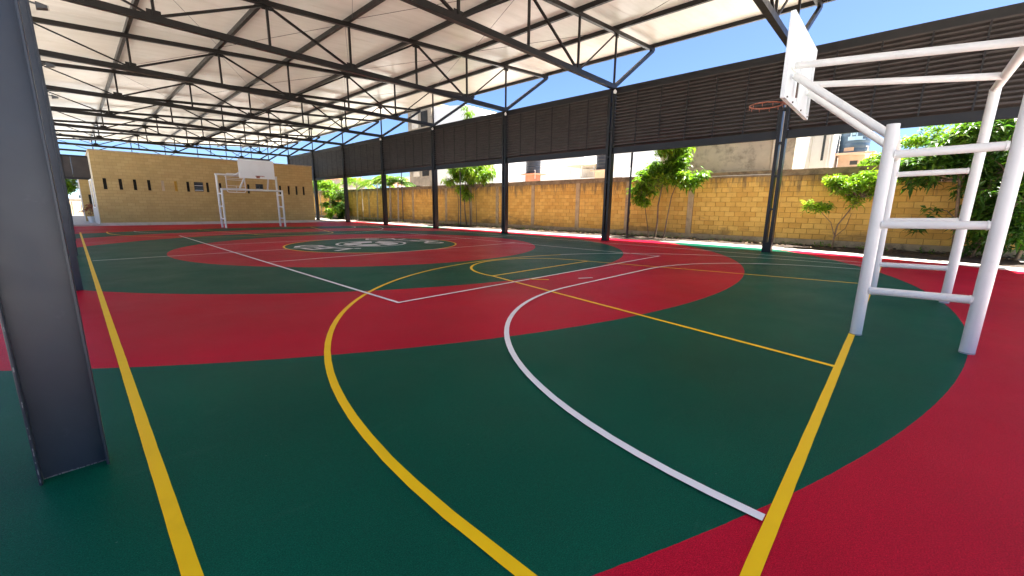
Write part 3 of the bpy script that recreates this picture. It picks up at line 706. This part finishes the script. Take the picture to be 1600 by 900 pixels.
# passage at the far left
pw = thing('passage_wall', 'narrow tan wall end beside the passage at the far left', 'wall', (-6.7, 30.5, 0))
MB().box(-6.98, -5.6, 31.0, 31.2, -0.02, 3.35).build('wall', 'far_block', pw)
MB().box(-7.05, -6.981, 30.97, 31.23, -0.02, 3.35).build('corner_trim', 'house_white', pw)
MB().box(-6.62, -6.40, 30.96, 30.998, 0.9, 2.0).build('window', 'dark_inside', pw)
gt = thing('glazed_gate', 'white framed gate standing open beside the far tan building', 'gate', (-6.55, 24.3, 0))
for a, b in (((-6.50, 24.05, 0.03), (-6.50, 24.05, 2.9)), ((-6.56, 26.6, 0.03), (-6.56, 26.6, 2.9)), ((-6.50, 24.05, 0.06), (-6.56, 26.6, 0.06)), ((-6.50, 24.05, 2.88), (-6.56, 26.6, 2.88)), ((-6.50, 24.05, 1.1), (-6.56, 26.6, 1.1))):
    MB().bar(a, b, 0.05, 0.06).build('frame', 'frame_white', gt)
for k in range(1, 6):
    q = k/6; MB().bar((-6.50-0.06*q, 24.05+2.55*q, 0.09), (-6.50-0.06*q, 24.05+2.55*q, 1.07), 0.03, 0.14).build('picket', 'frame_white', gt)
lw = thing('low_wall', 'low sunlit cream wall beyond the passage at the far left', 'wall', (-10, 50, 0))
MB().box(-22, -4.5, 52, 52.2, -0.02, 1.75).build('wall', 'house_cream', lw)
MB().box(-22, -4.5, 51.96, 52.24, 1.751, 1.85).build('coping', 'house_white', lw)
for k in range(3):
    x = -8.3+0.75*k; MB().tube([(x, 51.9, 0), (x+0.1*(k-1), 51.9, 1.5)], 0.03, 6).build('pipe', 'bark_red', lw)
hb = thing('blue_house', 'pale blue house far behind the passage at the far left', 'house', (-9, 70, 0))
MB().box(-20, -2, 70, 78, -0.1, 3.4).build('wall', 'emblem', hb)
MB().box(-20.2, -1.8, 69.8, 78.2, 3.401, 3.6).build('roof', 'house_white', hb)
for k in range(3):
    wq = MB().box(-11.5+2.4*k, -10.3+2.4*k, 69.94, 69.99, 1.2, 2.4).build('window', 'glass', hb)

# ------------------------------------------------------------------ houses beyond the wall
def window(par, x, y0, y1, z0, z1, bars=0, mat='glass'):
    wn = MB().box(x-0.02, x+0.05, y0, y1, z0, z1).build('window', mat, par)
    for a in ((y0-0.06, y0, z0-0.06, z1+0.06), (y1, y1+0.06, z0-0.06, z1+0.06), (y0, y1, z0-0.06, z0), (y0, y1, z1, z1+0.06)):
        MB().box(x-0.06, x+0.04, *a).build('frame', 'frame_white', wn)
    for k in range(bars):
        yy = y0+(y1-y0)*(k+0.5)/bars; MB().tube([(x-0.08, yy, z0), (x-0.08, yy, z1)], 0.018, 6).build('bar', 'frame_white', wn)
    return wn
gb = thing('stained_building', 'grey stained rendered building directly behind the block wall', 'building', (16, -7.6, 0))
MB().box(14.3, 20, -10.42, -4.4, 0, 5.9).build('wall', 'render_grey', gb)
MB().box(14.15, 14.299, -10.45, -4.4, 3.0, 3.16).build('ledge', 'grey_concrete', gb)
MB().box(14.2, 20.1, -10.5, -4.3, 5.901, 6.1).build('parapet', 'render_grey', gb)
MB().tube([(14.26, -9.6, 3.2), (14.26, -9.6, 5.8)], 0.04, 8).build('downpipe', 'render_grey', gb)
wh = thing('white_house', 'white rendered house right of the stained building', 'house', (20, -10.6, 0))
MB().box(18.4, 24, -11.28, -9.0, 0, 7.0).build('wall', 'house_white', wh)
MB().box(18.3, 24.1, -11.35, -8.9, 7.001, 7.25).build('parapet', 'house_white', wh)
MB().box(18.36, 18.399, -10.95, -10.85, 3.9, 5.3).build('slot_window', 'glass', wh)
MB().tube([(18.34, -11.12, 0.1), (18.34, -11.12, 5.6)], 0.04, 8).build('downpipe', 'house_white', wh)
MB().box(18.32, 18.399, -11.26, -11.20, 3.6, 5.6).build('pilaster', 'house_white', wh)
lh = thing('low_annex', 'low cream flat-roofed annex under the blue water tank', 'building', (20, -12.6, 0))
MB().box(19.0, 24, -15, -11.86, 0, 3.15).build('wall', 'house_cream', lh)
MB().box(18.9, 24.1, -15.1, -11.86, 3.151, 3.3).build('roof_slab', 'house_white', lh)
def tank(name_lab, cx, cyy, zb_, r_, h, mat, plinth_mat, pz, pw_, plab, slab=0.25, emblem=False, grp='rooftop water tanks'):
    p = thing('tank_plinth', plab, 'plinth', (cx, cyy, pz), 'plinths under the water tanks')
    MB().box(cx-pw_/2, cx+pw_/2, cyy-pw_/2, cyy+pw_/2, pz, zb_-0.09).build('pillar', plinth_mat, p)
    MB().box(cx-r_-slab, cx+r_+slab, cyy-r_-slab, cyy+r_+slab, zb_-0.089, zb_-0.001).build('slab', plinth_mat, p)
    t = thing('water_tank', name_lab, 'water tank', (cx, cyy, zb_), grp)
    prof = [(r_*0.97, 0), (r_, 0.05)]
    for k in range(5):
        z = h*0.82*(k+1)/5; prof += [(r_, z-0.05), (r_*0.975, z-0.02), (r_*0.975, z+0.02), (r_, z+0.05)]
    prof += [(r_*0.86, h*0.92), (r_*0.40, h*0.985), (r_*0.36, h), (r_*0.34, h+0.06)]
    smooth_angle(MB().lathe((cx, cyy, zb_), prof, 36).build('tank_body', mat, t), 50)
    smooth_angle(MB().lathe((cx, cyy, zb_+h+0.061), [(r_*0.37, 0), (r_*0.37, 0.06), (r_*0.2, 0.09)], 20).build('lid', mat, t))
    MB().tube([(cx-r_*0.7, cyy-r_*0.8, zb_+0.3), (cx-r_*0.7, cyy-r_*0.95, zb_+0.3), (cx-r_*0.7, cyy-r_*0.95, zb_-0.5)], 0.025, 6).build('pipe', 'frame_white', t)
    if emblem:   # pale padlock-like logo on the curved front
        e = MB()
        d = Vector((CAM.x-cx, CAM.y-cyy)).normalized(); base = math.atan2(d.y, d.x)
        def P(u, z): a = base-u/r_; return (cx+(r_+0.012)*math.cos(a), cyy+(r_+0.012)*math.sin(a), zb_+z)
        def quad(u0, u1, z0, z1):
            n = 4
            for k in range(n):
                ua, ub = u0+(u1-u0)*k/n, u0+(u1-u0)*(k+1)/n
                e.add([P(ua, z0), P(ub, z0), P(ub, z1), P(ua, z1)], [(0, 1, 2, 3)])
        quad(-0.28, 0.30, 0.62, 0.80); quad(-0.06, 0.0, 0.80, 1.05); quad(0.16, 0.22, 0.80, 1.05); quad(-0.06, 0.22, 1.05, 1.11); quad(-0.42, -0.28, 0.62, 0.66); quad(0.02, 0.14, 0.86, 0.98)
        e.build('logo', 'emblem', t)
        q2 = MB(); e = q2; quad(0.0, 0.42, 0.10, 0.28); q2.build('notice_plate', 'peach', t)
    return t
tank('blue grey water tank with pale logo above the small tree', 20.4, -11.93, 4.32, 0.62, 1.5, 'tank_blue', 'peach', 3.3, 1.05, 'peach rendered plinth under the blue grey water tank', 0.30, True)
MB().box(19.86, 19.874, -12.2, -11.9, 3.75, 3.95).build('vent_block', 'frame_dark', bpy.data.objects['tank_plinth'])
tank('black water tank on terracotta plinth in the middle of the wall', 24, 12.8, 4.68, 0.72, 1.45, 'tank_black', 'terracotta', 2.9, 1.05, 'terracotta plinth under the black water tank', 0.18)
tank('dark water tank half hidden behind the column left of the leafy tree', 22.3, 3.85, 4.45, 0.62, 1.5, 'tank_black', 'peach', 2.9, 1.0, 'cream plinth beside the white railed balcony', 0.15)
ph = thing('pale_house', 'pale white house with a small window left of the leafy tree', 'house', (33, 4, 0))
MB().box(30, 38, -3.6, 9.0, 0, 6.9).build('wall', 'house_white', ph)
MB().box(29.9, 38.1, -3.7, 9.1, 6.901, 7.1).build('parapet', 'house_white', ph)
window(ph, 29.98, 6.0, 6.65, 4.55, 5.45)
for k in range(4): MB().tube([(30.5, 0.5+2*k, 7.1), (30.5, 0.5+2*k, 7.9)], 0.02, 5).build('rebar', 'bolt', ph)
mh = thing('white_terrace_house', 'wide white house with barred window behind the middle of the wall', 'house', (30, 17, 0))
MB().box(28, 38, 9.6, 30, 0, 8.3).build('wall', 'house_white', mh)
MB().box(27.9, 38.1, 9.5, 30.1, 8.301, 8.55).build('parapet', 'house_white', mh)
window(mh, 27.98, 17.9, 19.6, 4.75, 6.6, 7)
window(mh, 27.98, 20.6, 21.6, 4.4, 6.3, 4)
MB().box(27.2, 28, 21.9, 23.8, 5.0, 5.25).build('awning', 'ochre', mh)
ba = thing('railed_balcony', 'white railed rooftop balcony beside the dark water tank', 'balcony', (23, 5.3, 0))
MB().box(22.2, 26, 3.1, 7.3, 0, 3.75).build('wall', 'house_white', ba)
MB().box(22.0, 26.1, 3.0, 7.4, 3.751, 3.9).build('floor_slab', 'house_white', ba)
MB().box(24.0, 26, 3.1, 7.3, 3.901, 4.85).build('back_room', 'house_white', ba)
for yy in np.linspace(4.7, 7.1, 13): MB().tube([(22.2, yy, 3.9), (22.2, yy, 4.86)], 0.016, 5).build('baluster', 'frame_white', ba)
for yy in (4.7, 5.9, 7.1): MB().box(22.16, 22.24, yy-0.04, yy+0.04, 3.9, 4.9).build('post', 'frame_white', ba)
MB().box(22.05, 26, 4.4, 7.3, 4.901, 4.98).build('canopy', 'house_cream', ba)
tw = thing('concrete_tower', 'brown grey concrete tower rising above the louvres', 'building', (25, 30, 0))
MB().box(22.0, 25, 26.6, 31.4, 0, 12.9).build('wall', 'house_tower', tw)
for k in range(4):
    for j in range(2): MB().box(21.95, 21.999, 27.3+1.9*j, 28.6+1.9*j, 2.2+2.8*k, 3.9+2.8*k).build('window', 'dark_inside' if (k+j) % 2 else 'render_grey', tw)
MB().box(21.9, 25.1, 26.5, 31.5, 12.901, 13.1).build('roof_slab', 'grey_concrete', tw)
wt = thing('tall_white_house', 'tall white building rising above the louvres', 'building', (25, 20, 0))
wpm = MB(); prof = [(16.5, 0), (26.55, 0), (26.55, 12.6), (21, 12.0), (16.5, 9.7)]
n = len(prof); wpm.add([(22.3, a, b) for a, b in prof]+[(27, a, b) for a, b in prof], [tuple(range(n)), tuple(range(2*n-1, n-1, -1))]+[(i, n+i, n+(i+1) % n, (i+1) % n) for i in range(n)])
wpm.build('wall', 'house_white', wt)
for k in range(2): MB().box(22.26, 22.299, 18.4+3.2*k, 18.7+3.2*k, 9.2, 9.6).build('vent', 'glass', wt)
fh = thing('tiled_house', 'white house with orange tiled roof behind the palms', 'house', (46, 66, 0))
MB().box(44, 52, 58, 74, 0, 6.0).build('wall', 'house_white', fh)
MB().add([(43.5, 64.5, 6.0), (43.5, 74.5, 6.0), (52.5, 74.5, 6.0), (52.5, 64.5, 6.0), (48, 64.5, 8.2), (48, 74.5, 8.2)], [(0, 4, 5, 1), (2, 5, 4, 3), (0, 3, 4), (1, 5, 2), (0, 1, 2, 3)]).build('roof', 'terracotta', fh)
MB().box(43.9, 52, 58, 64.4, 6.0, 9.8).build('upper_wall', 'house_white', fh)
MB().box(43.8, 43.899, 60.6, 62.4, 5.5, 9.5).build('shutter', 'render_grey', fh)
bh = thing('brown_house', 'brown house far away behind the papaya plant', 'house', (40, 95, 0))
MB().box(34, 40, 78, 88, 0, 7.2).build('wall', 'house_tower', bh)
MB().box(33.6, 40.4, 77.6, 88.4, 7.2, 7.5).build('roof', 'terracotta', bh)
for k in range(3): MB().box(33.95, 33.999, 79+3*k, 80.6+3*k, 4.2, 6.0).build('window', 'glass', bh)

# ------------------------------------------------------------------ plants
def leaf_arrays(P, D, L, W, droop, var):
    """P base, D unit direction, L length, W width (arrays): folded five-vertex leaves"""
    n = len(P); up = np.tile([0, 0, 1.0], (n, 1)) + rng.normal(0, 0.35, (n, 3))
    S = np.cross(D, up); S /= np.linalg.norm(S, axis=1)[:, None]+1e-9; Nn = np.cross(S, D)
    mid = P + D*(L*0.48)[:, None] - np.array([0, 0, 1.0])*(L*droop*0.25)[:, None]
    tip = P + D*L[:, None] - np.array([0, 0, 1.0])*(L*droop)[:, None]
    fold = Nn*(W*0.25)[:, None]
    V = np.stack([P, mid+S*(W/2)[:, None]+fold, tip, mid-S*(W/2)[:, None]+fold, mid], 1).reshape(-1, 3)
    b = (np.arange(n)*5)[:, None]
    F = np.concatenate([b+np.array([0, 4, 1]), b+np.array([4, 2, 1]), b+np.array([0, 3, 4]), b+np.array([3, 2, 4])])
    return V, F, np.repeat(var, 5)
def rosettes(C, k, L0, W0, droop, spread=0.06, tone=None, flat=0.35):
    """k leaves round each centre"""
    n = len(C); P = np.repeat(C, k, 0) + rng.normal(0, spread, (n*k, 3))
    D = rng.normal(0, 1, (n*k, 3)); D[:, 2] = D[:, 2]*flat+0.12; D /= np.linalg.norm(D, axis=1)[:, None]
    L = L0*rng.uniform(0.6, 1.25, n*k); tn = np.repeat(tone if tone is not None else rng.uniform(0.15, 0.75, n), k)
    return leaf_arrays(P, D, L, L*W0*rng.uniform(0.8, 1.2, n*k), droop*rng.uniform(0.4, 1.5, n*k), np.clip(tn+rng.normal(0, 0.16, n*k), 0, 1))
def tree(name, label, base, stems, clumps, leafL, leafW, droop, mat, bark='bark', k=8, group='trees and shrubs along the block wall'):
    """stems: polylines with radii; clumps: (centre, radii, rosettes)"""
    t = thing(name, label, 'shrub' if 'shrub' in name else 'tree', base, group)
    tm = MB()
    for pts, r0, r1 in stems:
        m = len(pts); tm.tube(pts, [r0+(r1-r0)*i/(m-1) for i in range(m)], 8)
    nodes_ = [Vector(p) for s in stems for p in s[0][1:]]
    Vs = []; Fs = []; vr = []; off = 0
    for c, rad, cnt in clumps:
        c = np.array(c, float); rad = np.array(rad, float)
        a = min(nodes_, key=lambda q: (q-Vector(c)).length)
        u = rng.normal(0, 1, (cnt, 3)); u /= np.linalg.norm(u, axis=1)[:, None]
        C = c + u*rad*(rng.uniform(0.25, 1.0, cnt)**0.6)[:, None]
        mid = (a+Vector(c))/2+Vector(rng.normal(0, 0.06, 3)); tm.tube([a, mid, Vector(c)], [0.022, 0.014, 0.008], 6)
        for q in C[:: max(1, cnt//9)]: tm.tube([Vector(c), (Vector(c)+Vector(q))/2+Vector((0, 0, 0.04)), Vector(q)], [0.008, 0.006, 0.003], 5)
        tone = rng.uniform(0.1, 0.6)+0.35*rng.uniform(0, 1, cnt)
        V, F, v = rosettes(C, k, leafL, leafW, droop, 0.05, tone)
        Vs.append(V); Fs.append(F+off); vr.append(v); off += len(V)
    smooth_angle(tm.build('trunk', bark, t), 60)
    mesh_obj('crown', np.concatenate(Vs), np.concatenate(Fs), mat, t, var=np.concatenate(vr))
    return t
def blob(c, rad, n, sub=0.45, cnt=14):
    """n sub-clumps inside one ellipsoid"""
    out = []
    for i in range(n):
        u = rng.normal(0, 1, 3); u /= np.linalg.norm(u); q = rng.uniform(0.2, 1.0)**0.5
        out.append((np.array(c)+u*np.array(rad)*q, np.array([1, 1, 0.75])*sub*rng.uniform(0.7, 1.2), int(cnt*rng.uniform(0.9, 2.0)))); 
    return out
# leafy tree left of the stained building
tree('leafy_tree', 'bright green leafy tree at the wall before the stained building', (11.9, -5.5, 0),
     [([(11.9, -5.5, 0), (11.95, -5.55, 0.8), (12.0, -5.5, 1.6), (12.1, -5.6, 2.6), (12.2, -5.8, 3.6)], 0.05, 0.02),
      ([(12.0, -5.9, 0), (12.0, -6.0, 1.0), (12.05, -6.1, 2.0), (12.0, -6.4, 2.9)], 0.035, 0.015), ([(11.9, -5.2, 0), (11.9, -5.0, 1.0), (12.0, -4.7, 2.0)], 0.025, 0.012)],
     blob((12.15, -5.75, 3.85), (0.55, 1.0, 0.85), 20, 0.36, 12) + blob((12.1, -5.2, 2.9), (0.55, 1.15, 0.65), 18, 0.32, 11) + blob((11.9, -6.75, 2.8), (0.4, 0.7, 0.4), 13, 0.28) + blob((12.05, -4.6, 2.2), (0.35, 0.7, 0.5), 11, 0.25, 9) + blob((12.1, -6.3, 4.3), (0.4, 0.5, 0.4), 6, 0.3, 10) + blob((12.1, -6.1, 3.2), (0.4, 0.7, 0.5), 10, 0.32),
     0.28, 0.30, 0.45, 'leaf_lush', k=6)
# small tree left of near goal
tree('young_tree', 'small young tree with thin trunk just left of the near goal', (12.1, -12.45, 0),
     [([(12.1, -12.45, 0), (12.1, -12.46, 0.45), (12.12, -12.5, 0.9), (12.15, -12.75, 1.4), (12.2, -12.95, 1.9)], 0.035, 0.015), ([(12.1, -12.46, 0.5), (12.0, -12.3, 1.0), (11.95, -11.9, 1.45)], 0.016, 0.008), ([(12.1, -12.46, 0.45), (12.1, -12.75, 0.8), (12.1, -12.85, 1.35)], 0.014, 0.007)],
     blob((12.2, -13.0, 2.4), (0.45, 0.8, 0.42), 20, 0.27, 11) + blob((12.0, -11.7, 1.55), (0.2, 0.50, 0.18), 7, 0.18, 7) + blob((12.2, -12.4, 2.5), (0.3, 0.5, 0.25), 7, 0.22, 10) + blob((12.15, -12.8, 1.8), (0.25, 0.4, 0.25), 4, 0.16, 6) + blob((12.2, -13.4, 2.15), (0.35, 0.35, 0.35), 6, 0.25, 12),
     0.21, 0.28, 0.3, 'leaf_lime', k=7)
# big shrub at right
tree('large_shrub', 'large dense green shrub at the right edge behind the near goal', (11.5, -16.2, 0),
     [([(11.6, -15.6, 0), (11.7, -15.5, 1.2), (11.8, -15.4, 2.4), (12.1, -15.2, 3.6)], 0.06, 0.025), ([(11.5, -16.3, 0), (11.5, -16.4, 1.2), (11.7, -16.3, 2.6), (12.0, -16.3, 4.0)], 0.06, 0.025), ([(11.6, -16.0, 0), (11.3, -16.2, 1.0), (11.2, -16.8, 2.0)], 0.045, 0.02), ([(11.7, -16.9, 0), (11.8, -17.2, 1.6), (12.0, -17.3, 3.2)], 0.05, 0.02)],
     blob((12.3, -16.2, 3.6), (1.0, 1.6, 1.0), 50, 0.44, 16) + blob((12.2, -14.9, 3.0), (0.6, 0.85, 0.75), 24, 0.38, 14) + blob((11.9, -16.6, 2.0), (0.7, 1.0, 0.9), 34, 0.38, 14) + blob((11.6, -16.4, 0.9), (0.5, 0.9, 0.6), 20, 0.32, 11) + blob((12.0, -14.7, 1.2), (0.3, 0.4, 0.5), 3, 0.2, 6),
     0.28, 0.30, 0.5, 'leaf_dark', k=6)
tree('broad_tree', 'sunlit yellow-green tree standing behind the wall above the big shrub', (16.5, -15.0, 0),
     [([(16.5, -15.0, 0), (16.4, -15.0, 1.8), (16.5, -15.2, 3.0), (16.4, -15.6, 4.2)], 0.14, 0.05), ([(16.4, -15.0, 1.8), (16.3, -14.4, 3.0)], 0.07, 0.03)],
     blob((16.3, -15.6, 4.0), (1.3, 1.8, 0.8), 26, 0.5, 15) + blob((16.3, -13.6, 3.35), (0.9, 1.0, 0.35), 12, 0.36, 12), 0.22, 0.36, 0.4, 'leaf_lime')
# middle tree
tree('leafy_tree', 'green drooping tree over the wall at the picture\'s middle', (12.5, 9.4, 0),
     [([(12.5, 9.4, 0), (12.5, 9.6, 1.2), (12.55, 9.7, 2.4), (12.6, 9.5, 3.6), (12.7, 9.5, 4.4)], 0.06, 0.02), ([(12.5, 8.9, 0), (12.5, 9.0, 1.4), (12.55, 9.2, 2.8)], 0.05, 0.02), ([(12.5, 10.4, 0), (12.5, 10.3, 1.6), (12.6, 10.6, 3.2)], 0.04, 0.015), ([(12.5, 8.3, 0), (12.5, 8.3, 1.2), (12.6, 8.5, 2.6)], 0.03, 0.012)],
     blob((12.6, 9.4, 4.2), (0.8, 1.8, 0.85), 32, 0.5, 15) + blob((12.6, 7.6, 3.6), (0.6, 0.9, 0.4), 9, 0.4, 13) + blob((12.5, 10.6, 3.3), (0.5, 0.8, 0.6), 8, 0.38, 12) + blob((12.5, 9.6, 2.6), (0.4, 0.6, 0.5), 5, 0.3, 10), 0.27, 0.3, 0.7, 'leaf_lush')
tree('slender_tree', 'narrow tall tree whose tip shows above the louvres', (15.4, 12.6, 0),
     [([(15.4, 12.6, 0), (15.4, 12.6, 3.5), (15.4, 12.6, 6.5), (15.4, 12.6, 9.3)], 0.12, 0.02)],
     [((15.4+rng.normal(0, .1), 12.6+rng.normal(0, .15), z), (0.42, 0.42, 0.4), 12) for z in np.arange(4.5, 9.5, 0.42)], 0.28, 0.3, 0.9, 'leaf_lime')
def palm(label, base, h, nf, fl, mat='leaf_lush'):
    t = thing('palm', label, 'palm', base, 'palms along the far wall')
    b = Vector(base); top = b+Vector((0.15, 0.1, h))
    smooth_angle(MB().tube([b, b+Vector((0.03, 0.0, h*0.4)), b+Vector((0.1, 0.05, h*0.75)), top], [0.085, 0.07, 0.06, 0.055], 10).build('trunk', 'bark_pale', t), 60)
    for i in range(nf):
        a = 2*math.pi*i/nf+rng.uniform(-.25, .25); el = rng.uniform(0.35, 1.1); pts = []
        for s in range(9):
            u = s/8; rr_ = fl*u*math.cos(el*(1-0.4*u)); z = fl*u*math.sin(el)-fl*0.62*u*u
            pts.append(top+Vector((rr_*math.cos(a), rr_*math.sin(a), z)))
        fr = MB().tube(pts, [0.016-0.012*s/8 for s in range(9)], 5).build('frond', 'bark_pale', t)
        Pp = []; Dd = []; Ll = []
        for s in range(1, 8):
            for q in (0, 0.2, 0.4, 0.6, 0.8):
                p = pts[s].lerp(pts[s+1], q); tg = (pts[s+1]-pts[s]).normalized(); sd_ = tg.cross(Vector((0, 0, 1))).normalized()
                for sgn in (-1, 1):
                    Pp.append(p); Dd.append((sd_*sgn+tg*0.55+Vector((0, 0, rng.uniform(-.3, .15)))).normalized()); Ll.append(fl*0.34*(1-0.65*abs((s+q)/8-0.4)))
        V, F, v = leaf_arrays(np.array(Pp), np.array(Dd), np.array(Ll), np.array(Ll)*0.15, np.full(len(Ll), 0.35), np.clip(rng.normal(0.55, 0.2, len(Ll)), 0, 1))
        mesh_obj('leaflets', V, F, mat, fr, var=v)
    return t
palm('lime green palm left of the pale post at the far wall', (12.5, 26.6, 0), 3.7, 13, 2.0, 'leaf_lime')
palm('green palm just left of the fourth louvre column', (12.5, 22.5, 0), 3.5, 13, 1.9)
palm('green palm right of the pale post with drooping fronds', (12.5, 20.2, 0), 3.7, 13, 1.9)
palm('short palm just left of the white house wall', (12.55, 18.9, 0), 3.4, 12, 1.6, 'leaf_dark')
# papaya-like plant near the far building
tree('papaya_shrub', 'yellow-green broad leaved shrub beside the far tan building', (10.4, 28.2, 0),
     [([(10.4, 28.2, 0), (10.4, 28.1, 1.2), (10.35, 28.0, 2.5)], 0.06, 0.04)],
     [((10.35, 28.0, 2.6), (0.6, 0.8, 0.35), 24), ((10.2, 28.6, 1.5), (0.5, 0.6, 0.3), 16), ((10.4, 27.9, 0.9), (0.5, 0.6, 0.4), 20), ((10.4, 28.2, 0.35), (0.4, 0.5, 0.25), 12)], 0.42, 0.45, 0.5, 'leaf_lime', bark='bark_pale', k=6)
tree('shade_shrub', 'dark shaded shrub between the papaya plant and the wall', (12.2, 30.2, 0),
     [([(12.2, 30.2, 0), (12.2, 30.2, 1.5), (12.3, 30.0, 3.0)], 0.07, 0.03)], blob((12.2, 30.0, 1.7), (0.6, 1.3, 1.5), 26, 0.45, 12), 0.30, 0.35, 0.5, 'leaf_dark')
tree('distant_tree', 'far bright green tree right of the tan building', (24, 62, 0),
     [([(24, 62, 0), (24, 62, 2.5), (24, 62, 4.5)], 0.2, 0.08)], blob((24, 62, 4.2), (2.4, 3.4, 1.9), 40, 0.8, 16), 0.5, 0.45, 0.4, 'leaf_lime', group='distant trees')
tree('shade_tree', 'round green shade tree with red trunk beyond the passage', (-8.3, 44.5, 0),
     [([(-8.25, 44.5, -0.02), (-8.2, 44.5, 0.7), (-8.0, 44.5, 1.5), (-7.6, 44.4, 2.4)], 0.13, 0.06), ([(-8.2, 44.5, 0.7), (-8.5, 44.5, 1.6), (-8.8, 44.6, 2.6)], 0.09, 0.05)],
     blob((-8.1, 44.5, 3.3), (2.0, 1.7, 1.2), 46, 0.55, 15), 0.24, 0.5, 0.4, 'leaf_lush', bark='bark_red', group='distant trees')
pt = thing('potted_plant', 'rust coloured potted plant by the gate at the far left', 'plant', (-6.75, 27.5, 0))
smooth_angle(MB().lathe((-6.75, 27.5, 0), [(0.14, 0), (0.2, 0.4), (0.22, 0.44), (0.18, 0.44), (0.16, 0.40)], 18).build('pot', 'house_white', pt))
C = np.array([-6.75, 27.5, 0.95])+rng.normal(0, 0.16, (26, 3)); V, F, v = rosettes(C, 7, 0.2, 0.4, 0.3)
mesh_obj('leaves', V, F, 'red_flower', pt, var=v)
MB().tube([(-6.75, 27.5, 0.4), (-6.75, 27.5, 0.95)], 0.02, 6).build('stem', 'bark', pt)
# low weeds in the planter
C = np.stack([rng.uniform(12.3, 13.0, 260), rng.uniform(-18, 26, 260), np.full(260, 0.06)], 1)
V, F, v = rosettes(C, 6, 0.16, 0.22, 0.2, 0.03, None, 0.9)
tag(mesh_obj('low_weeds', V, F, 'leaf_lush', var=v), 'scattered low green weeds in the planter soil', 'weeds', kind='stuff')
